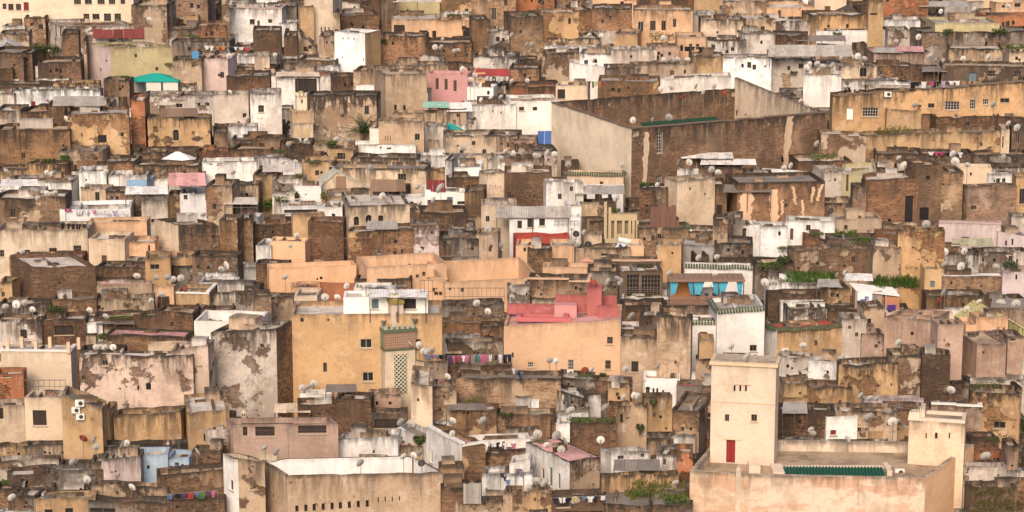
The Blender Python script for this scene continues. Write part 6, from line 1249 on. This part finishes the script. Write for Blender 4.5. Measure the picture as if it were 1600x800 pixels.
# plants
def leafclump(m, c, rx, ry, rz, n, size, rnd):
    for _ in range(n):
        while True:
            v = Vector((rnd.uniform(-1, 1), rnd.uniform(-1, 1), rnd.uniform(-1, 1)))
            if v.length < 1: break
        f = .75+.4*noise.noise(v*1.7+c*.3)
        p = c+Vector((v.x*rx*f, v.y*ry*f, v.z*rz*f)); a_ = Vector((rnd.uniform(-1, 1), rnd.uniform(-1, 1), rnd.uniform(-.6, .8))).normalized()*size*rnd.uniform(.6, 1.3); b_ = a_.orthogonal().normalized()*size*rnd.uniform(.3, .6); b_.rotate(a_.to_track_quat('Z', 'Y')) if False else None
        m.quad(p-b_*.2, p+a_*.5-b_, p+a_, p+a_*.5+b_)
def plant(px, py, w, h, c, label, name='bush', cat='bush', pot=False, n=None, trunk=False):
    l, n_v, o = look(px, py+h/2)
    if l is None: return
    if n_v.z < .5 and py+h/2 < 770:
        l2, o2 = support(px, py+h/2, 10)
        if l2 is not None: l = l2
        else: l = l-Vector((0, .5, 0))
    k = sc_at(l); rt = empty(name, l); tag(rt, label, cat); THINGS.append(rt); rnd = random.Random(int(px+py)); W, H = w/k, h/k
    m = M(); nb = max(3, int(W/.7))
    for i in range(nb):
        t = (i+.5)/nb-.5; leafclump(m, l+Vector((t*W*.85, rnd.uniform(-.3, .3), H*(.5+(.12 if trunk else 0)+rnd.uniform(-.12, .12)))), W/nb*.75, min(W*.4, 1.4), H*rnd.uniform(.36, .52), int((n or 260)/nb*1.2), min(.2, H*.16)+.03, rnd)
    m.build('crown' if trunk else 'foliage', 'leaf', rt, c)
    st = M()
    for i in range(max(2, nb//2)): t = (i+.5)/max(2, nb//2)-.5; st.bar(l+Vector((t*W*.4, 0, -.3)), l+Vector((t*W*.7, 0, H*.6)), .05 if not trunk else .12, 5)
    st.build('trunk' if trunk else 'stem', 'wood', rt, (.12, .08, .05))
    if pot: M().lathe(l, [(0, 0), (.2, 0), (.28, .4), (.3, .42), (.24, .42), (0, .38)]).build('pot', 'paint', rt, (.40, .16, .08))
    for q_ in rt.children: q_.location = -l
GN, GD, GB, GY = (.045, .08, .02), (.026, .045, .018), (.05, .11, .018), (.13, .12, .04)
PL = [(74,76,46,26,GD,'round dark green tree behind the white block with the red panel','tree'),(1034,56,46,24,GY,'olive creeper climbing the peach house with four tall windows','b'),(1480,49,16,14,GN,'small green shrub beside the pale yellow stepped house','b'),(1560,48,26,14,GD,'dark shrub on a far right terrace','b'),(1398,193,62,16,GY,'straggling yellow green bush under the long ochre house','b'),(1585,74,30,14,GN,'green bush at the right edge above the cream wall','b'),
 (1285,240,50,14,GN,'leafy hedge on a terrace beside the mosque front','b'),(102,246,16,12,GB,'bright green bush on a broken wall','b'),(78,250,22,10,GD,'dark bush against the long dark brick wall','b'),(440,236,14,8,GN,'green tuft near the small minaret','b'),(519,224,16,14,GN,'leafy bush beside a white terrace dish','b'),(492,253,22,7,GN,'weeds along an ochre parapet','b'),(468,274,14,10,GY,'yellowish shrub on a low roof','b'),(441,306,22,12,GN,'dark pot plants behind the white railing','b'),(424,317,26,16,GB,'green bush beside the white railing','b'),(506,308,9,18,GY,'tall potted plant at the end of the white railing','p'),(464,304,9,10,GN,'potted plant in front of the white box house','p'),
 (962,325,16,9,GN,'plants on the yellow balcony house roof','b'),(1006,287,16,10,GB,'green shrub beside the mosque corner','b'),(1322,363,40,14,GB,'bright green shrubs above the stone wall, upper clump','b'),(1348,371,34,14,GN,'bright green shrubs above the stone wall, lower clump','b'),(1275,364,26,8,GN,'weeds on a small rooftop pier','b'),(1226,386,28,8,GN,'weeds on a low terrace left of the green patch','b'),(1202,413,44,18,GN,'tangled shrubs above a dark doorway','b'),(1225,404,22,16,GD,'dark shrub at the foot of the rubble wall','b'),(1578,411,26,14,GD,'dark bush beside the dish row at the right','b'),
 (88,480,30,14,GD,'dark green bush beside the broad brick wall','b'),(190,494,44,8,GN,'moss and weeds on the plank roof','b'),(160,520,10,14,GD,'dark weed by the red terrace','b'),(655,678,18,18,GD,'dark bush beside the white house with cream coping','b'),(740,618,34,10,GY,'weeds on the long brown brick wall','b'),(792,645,24,10,GD,'dark weeds on a low roof','b'),(905,655,44,12,GB,'fresh green weeds on the weedy roof, left clump','b'),(945,651,40,10,GN,'fresh green weeds on the weedy roof, right clump','b'),(1000,666,12,14,GD,'dark creeper on the tan house with pink edged roof','b'),(844,688,30,6,GN,'weeds on the edge of the pink roof','b'),
 (1056,780,44,20,GN,'green bushes left of the walled mosque','b'),(1000,768,34,12,GY,'yellow weeds in the yard by the ochre wall','b'),(1545,598,60,6,GN,'weeds along a flat roof at the right','b'),(1520,602,24,6,GN,'green tuft on a low roof at the right','b'),(1560,684,60,10,GD,'dark weeds on a terrace right of the turret','b'),(1596,660,18,30,GD,'dark shrub at the right edge','b'),(1000,770,30,12,GN,'small weeds beside the yard wall','b'),(600,62,10,6,GN,'tuft on the far brick wall','b'),(820,20,14,6,GN,'tuft on a far wall','b'),(912,587,30,6,GN,'weeds on the stone gable','b'),(942,582,12,6,GN,'tuft beside the red dish','b'),
 (1020,625,12,10,GN,'plant on a tan ledge','b'),(8,754,14,12,GB,'yellow green plant at the left edge','b'),(1308,52,16,6,GN,'far tuft on the white band wall','b'),(705,24,10,8,GN,'pot plant on the far orange balcony','p'),(717,25,8,8,GY,'second pot plant on the far orange balcony','p'),(1240,112,14,5,GN,'tuft by the far dish cluster','b'),(300,47,30,6,GN,'moss on a far dark wall','b'),(268,100,22,8,GY,'weeds at the foot of the mustard wall','b'),(196,120,16,6,GN,'weeds beside the green pavilion','b'),(1010,412,12,6,GN,'plant near the ochre stair head','b')]
for (px, py, w, h, c, lab, t) in PL: plant(px, py, w, h, c, lab, 'tree' if t == 'tree' else 'bush' if t == 'b' else 'potted_plant', {'tree': 'tree', 'b': 'bush', 'p': 'potted plant'}[t], t == 'p', 700 if t == 'tree' else 240, t == 'tree')
# palm
def palm(px, py, yb, label):
    Y = dep(yb)-1.5; p = at(px, yb, Y); rt = empty('palm_tree', p); tag(rt, label, 'palm tree'); THINGS.append(rt); rnd = random.Random(4); k = sc_at(p)
    M().bar(p-Vector((0, 0, 3)), p+Vector((0, 0, .9)), .22, 8).build('trunk', 'wood', rt, (.10, .07, .045)).location = -p; top_ = p+Vector((0, 0, .8)); m = M()
    for i in range(46):
        az, el = rnd.uniform(0, 6.28), rnd.uniform(.1, 1.4); d = Vector((math.cos(az)*math.cos(el), math.sin(az)*math.cos(el)*.6, math.sin(el))); L = rnd.uniform(2.4, 3.9); prev = top_
        for j in range(7):
            t = (j+1)/7; q_ = top_+d*L*t-Vector((0, 0, .9*t*t)); side_ = d.cross(Vector((0, 0, 1))).normalized()
            for s_ in (-1, 1):
                for e in (0, .5):
                    b_ = prev.lerp(q_, e); m.quad(b_, b_+d*.05, b_+side_*s_*.42*(1-.6*t)+d*.2-Vector((0, 0, .1)), b_+side_*s_*.42*(1-.6*t)+d*.14-Vector((0, 0, .12)))
            prev = q_
    m.build('crown', 'leaf', rt, (.03, .06, .028)).location = -p
palm(566, 200, 216, 'dark green palm below the black stained ochre house')
# grass: green patch beside the rubble house, weeds on the slope by the walled mosque
def grass(px0, px1, py0, py1, n, c, label, h=.35):
    m = M(); rnd = random.Random(int(px0)); k = 0
    for _ in range(n):
        px, py = rnd.uniform(px0, px1), rnd.uniform(py0, py1); l, nv, o = look(px, py)
        if l is None: continue
        if nv.z < .4: l = l-Vector((0, .15, 0))
        for _ in range(7):
            b_ = l+Vector((rnd.gauss(0, .18), rnd.gauss(0, .3) if nv.z > .4 else -abs(rnd.gauss(0, .1)), -.02)); a_ = Vector((rnd.uniform(-.6, .6), rnd.uniform(-.6, .6), 1)).normalized()*h*rnd.uniform(.25, 1.5); s_ = Vector((rnd.uniform(-1, 1), rnd.uniform(-1, 1), 0))*.06
            m.quad(b_-s_, b_+s_, b_+a_+s_*.3, b_+a_-s_*.3)
    o = m.build('grass', 'leaf', None, c); o['kind'] = 'stuff'; o['label'] = label; o['category'] = 'grass'
grass(1228, 1305, 427, 442, 130, (.03, .11, .012), 'bright green grass along the foot of the rubble wall', .5); grass(1366, 1432, 434, 450, 130, (.025, .09, .012), 'bright green grass below the tall rubble house', .5); grass(1520, 1600, 764, 800, 110, (.10, .075, .035), 'dry brown weeds beside the walled mosque', .3); grass(980, 1076, 752, 782, 120, (.13, .13, .03), 'yellowing weeds in the yard near the walled mosque', .3)
# ------------------------------------------------------------------ labels: what sets each thing apart, and beside what it stands
def px_of(o):
    p = proj(o.location); return p[0], p[1]
LM = [(s['ref'], (s['x0']+s['x1'])/2, (s['yt']+s['yb'])/2) for s in SPEC if s['ref']]+[('tiled minaret', 618, 550), ('small minaret', 472, 190), ('square mosque tower', 1165, 640), ('teal pavilion', 240, 130), ('olive tent', 1560, 505), ('columned balcony house', 970, 350), ('solar water heater', 967, 388), ('signed shack', 1360, 470), ('gabled cream house', 535, 285)]
def where(x, y, skip=0, own=None):
    c = sorted(((math.hypot(x-a, (y-b)*1.6), r, a, b) for r, a, b in LM if r != own))[skip]
    _, r, a, b = c; dx, dy = x-a, y-b; far = c[0] > 95
    if abs(dx) > abs(dy)*2.2: w = 'left of' if dx < 0 else 'right of'
    elif abs(dy) > abs(dx)*1.2: w = 'behind' if dy < 0 else 'in front of'
    else: w = ('behind and left of' if dx < 0 else 'behind and right of') if dy < 0 else ('in front and left of' if dx < 0 else 'in front and right of')
    return w+' the '+r
USED = set(); NUMW = ['', 'one', 'two', 'three', 'four', 'five', 'six', 'seven', 'eight', 'nine', 'ten']
ORD = ['first', 'second', 'third', 'fourth', 'fifth', 'sixth', 'seventh', 'eighth', 'ninth', 'tenth', 'eleventh', 'twelfth', 'thirteenth', 'fourteenth', 'fifteenth', 'sixteenth', 'seventeenth']
def unique(cands):
    cands = list(cands)
    for c in cands:
        c = ' '.join(c.split())
        if c not in USED and len(c.split()) <= 16: USED.add(c); return c
    raise RuntimeError('label')
for o in THINGS: USED.add(o['label'])
for s in SPEC:
    if s['n']: s['obj']['label'] = s['n']; USED.add(s['n'])
SIZE = lambda s: 'tall ' if (s['yb']-s['yt']) > 1.1*(s['x1']-s['x0']) else 'narrow ' if s['x1']-s['x0'] < 26 else 'long ' if s['x1']-s['x0'] > 85 else 'low ' if s['yb']-s['yt'] < 17 else ''
def house_label(s):
    x, y = (s['x0']+s['x1'])/2, (s['yt']+min(s['yb'], s['yt']+60))/2; cw = WORD[s['c']]; sz = SIZE(s)
    nw = len(parse(s['w'])); ft = '' if not nw or nw > 9 else ' with '+NUMW[nw]+(' opening' if nw == 1 else ' openings')
    noun = {'white_terrace': 'terrace', 'terrace_house': 'terrace wall'}.get(s['nm'], 'house'); gr = 'stained ' if (s['gr'] or GR[s['c']]) > 1.05 else 'clean ' if (s['gr'] if s['gr'] is not None else .5) < .25 else ''
    c = []
    for k in range(6):
        w = where(x, y, k, s['ref'])
        c += [f'{sz}{cw} {noun} {w}', f'{sz}{gr}{cw} {noun}{ft} {w}', f'{gr}{cw} {noun}{ft} {w}', f'{sz}{gr}{cw} {noun} just {w}', f'plain {cw} {noun} {w}']
    return unique(c)
for s in sorted(SPEC, key=lambda s: -(s['yb']-s['yt'])*(s['x1']-s['x0'])):
    if not s['n']: s['obj']['label'] = house_label(s)
for s in FILL: s['obj']['label'] = house_label(s)
GRP = dict(house='plastered houses of the old town', brick_house='bare brick houses of the old town', white_house='whitewashed houses of the old town', white_terrace='whitewashed roof terraces', terrace_house='low terraces of the old town', low_house='low houses filling the gaps')
for s in SPEC+FILL:
    s['obj']['category'] = s['cat']
    if s['nm'] in GRP: s['obj']['group'] = GRP[s['nm']]
OWNLAB = {s['obj'].name: s for s in SPEC+FILL}
def cluster(items, noun, limit=60, adj=lambda t: ''):
    """things of one kind near each other are told apart by their order from the left"""
    left = sorted(items, key=lambda t: t[2]); groups = []
    for t in left:
        for g in groups:
            if any(abs(t[2]-u[2]) < 26 and abs(t[3]-u[3]) < 16 for u in g) and len(g) < 8: g.append(t); break
        else: groups.append([t])
    for g in groups:
        mx, my = sum(t[2] for t in g)/len(g), sum(t[3] for t in g)/len(g); n = len(g)
        for i, t in enumerate(g):
            a = adj(t); c = []
            for k in range(8):
                w = where(t[2] if n == 1 else mx, t[3] if n == 1 else my, k)
                if n == 1: c += [f'{a}{noun} {w}', f'single {a}{noun} {w}', f'lone {a}{noun} {w}', f'solitary {a}{noun} just {w}']
                else:
                    pos = 'leftmost' if i == 0 else 'rightmost' if i == n-1 else ORD[i]+' from left'
                    c += [f'{pos} of {NUMW[n]} {a}{noun}s {w}' if i in (0, n-1) else f'{pos} of {NUMW[n]} {a}{noun}s {w}', f'{pos} of {NUMW[n]} clustered {a}{noun}s {w}']
            t[0]['label'] = unique([q if len(q.split()) <= 16 else q.replace('and left of', 'of').replace('and right of', 'of') for q in c])
cluster([d for d in DISHES], 'satellite dish', adj=lambda t: {'': '', 'r': 'dark red ', 'z': 'black '}[t[4]])
for t in DISHES:
    t[0]['label'] = t[0]['label'].replace('dishs', 'dishes'); t[0]['category'] = 'satellite dish'
cluster(ANT, 'thin tv aerial')
for t in ANT: t[0]['category'] = 'tv aerial'
seen = {}
for (o, c, k, w) in GAR: seen.setdefault((c, k, w), []).append(o)
for (c, k, w), os_ in seen.items():
    for i, o in enumerate(os_): o['label'] = unique([(f'{c} {k} hung ' if len(os_) == 1 else f'{ORD[i]} {c} {k} from left hung ')+w, (f'{c} {k} drying ' if len(os_) == 1 else f'{ORD[i]} {c} {k} from left drying ')+w, f'another {c} {k} hung '+w])
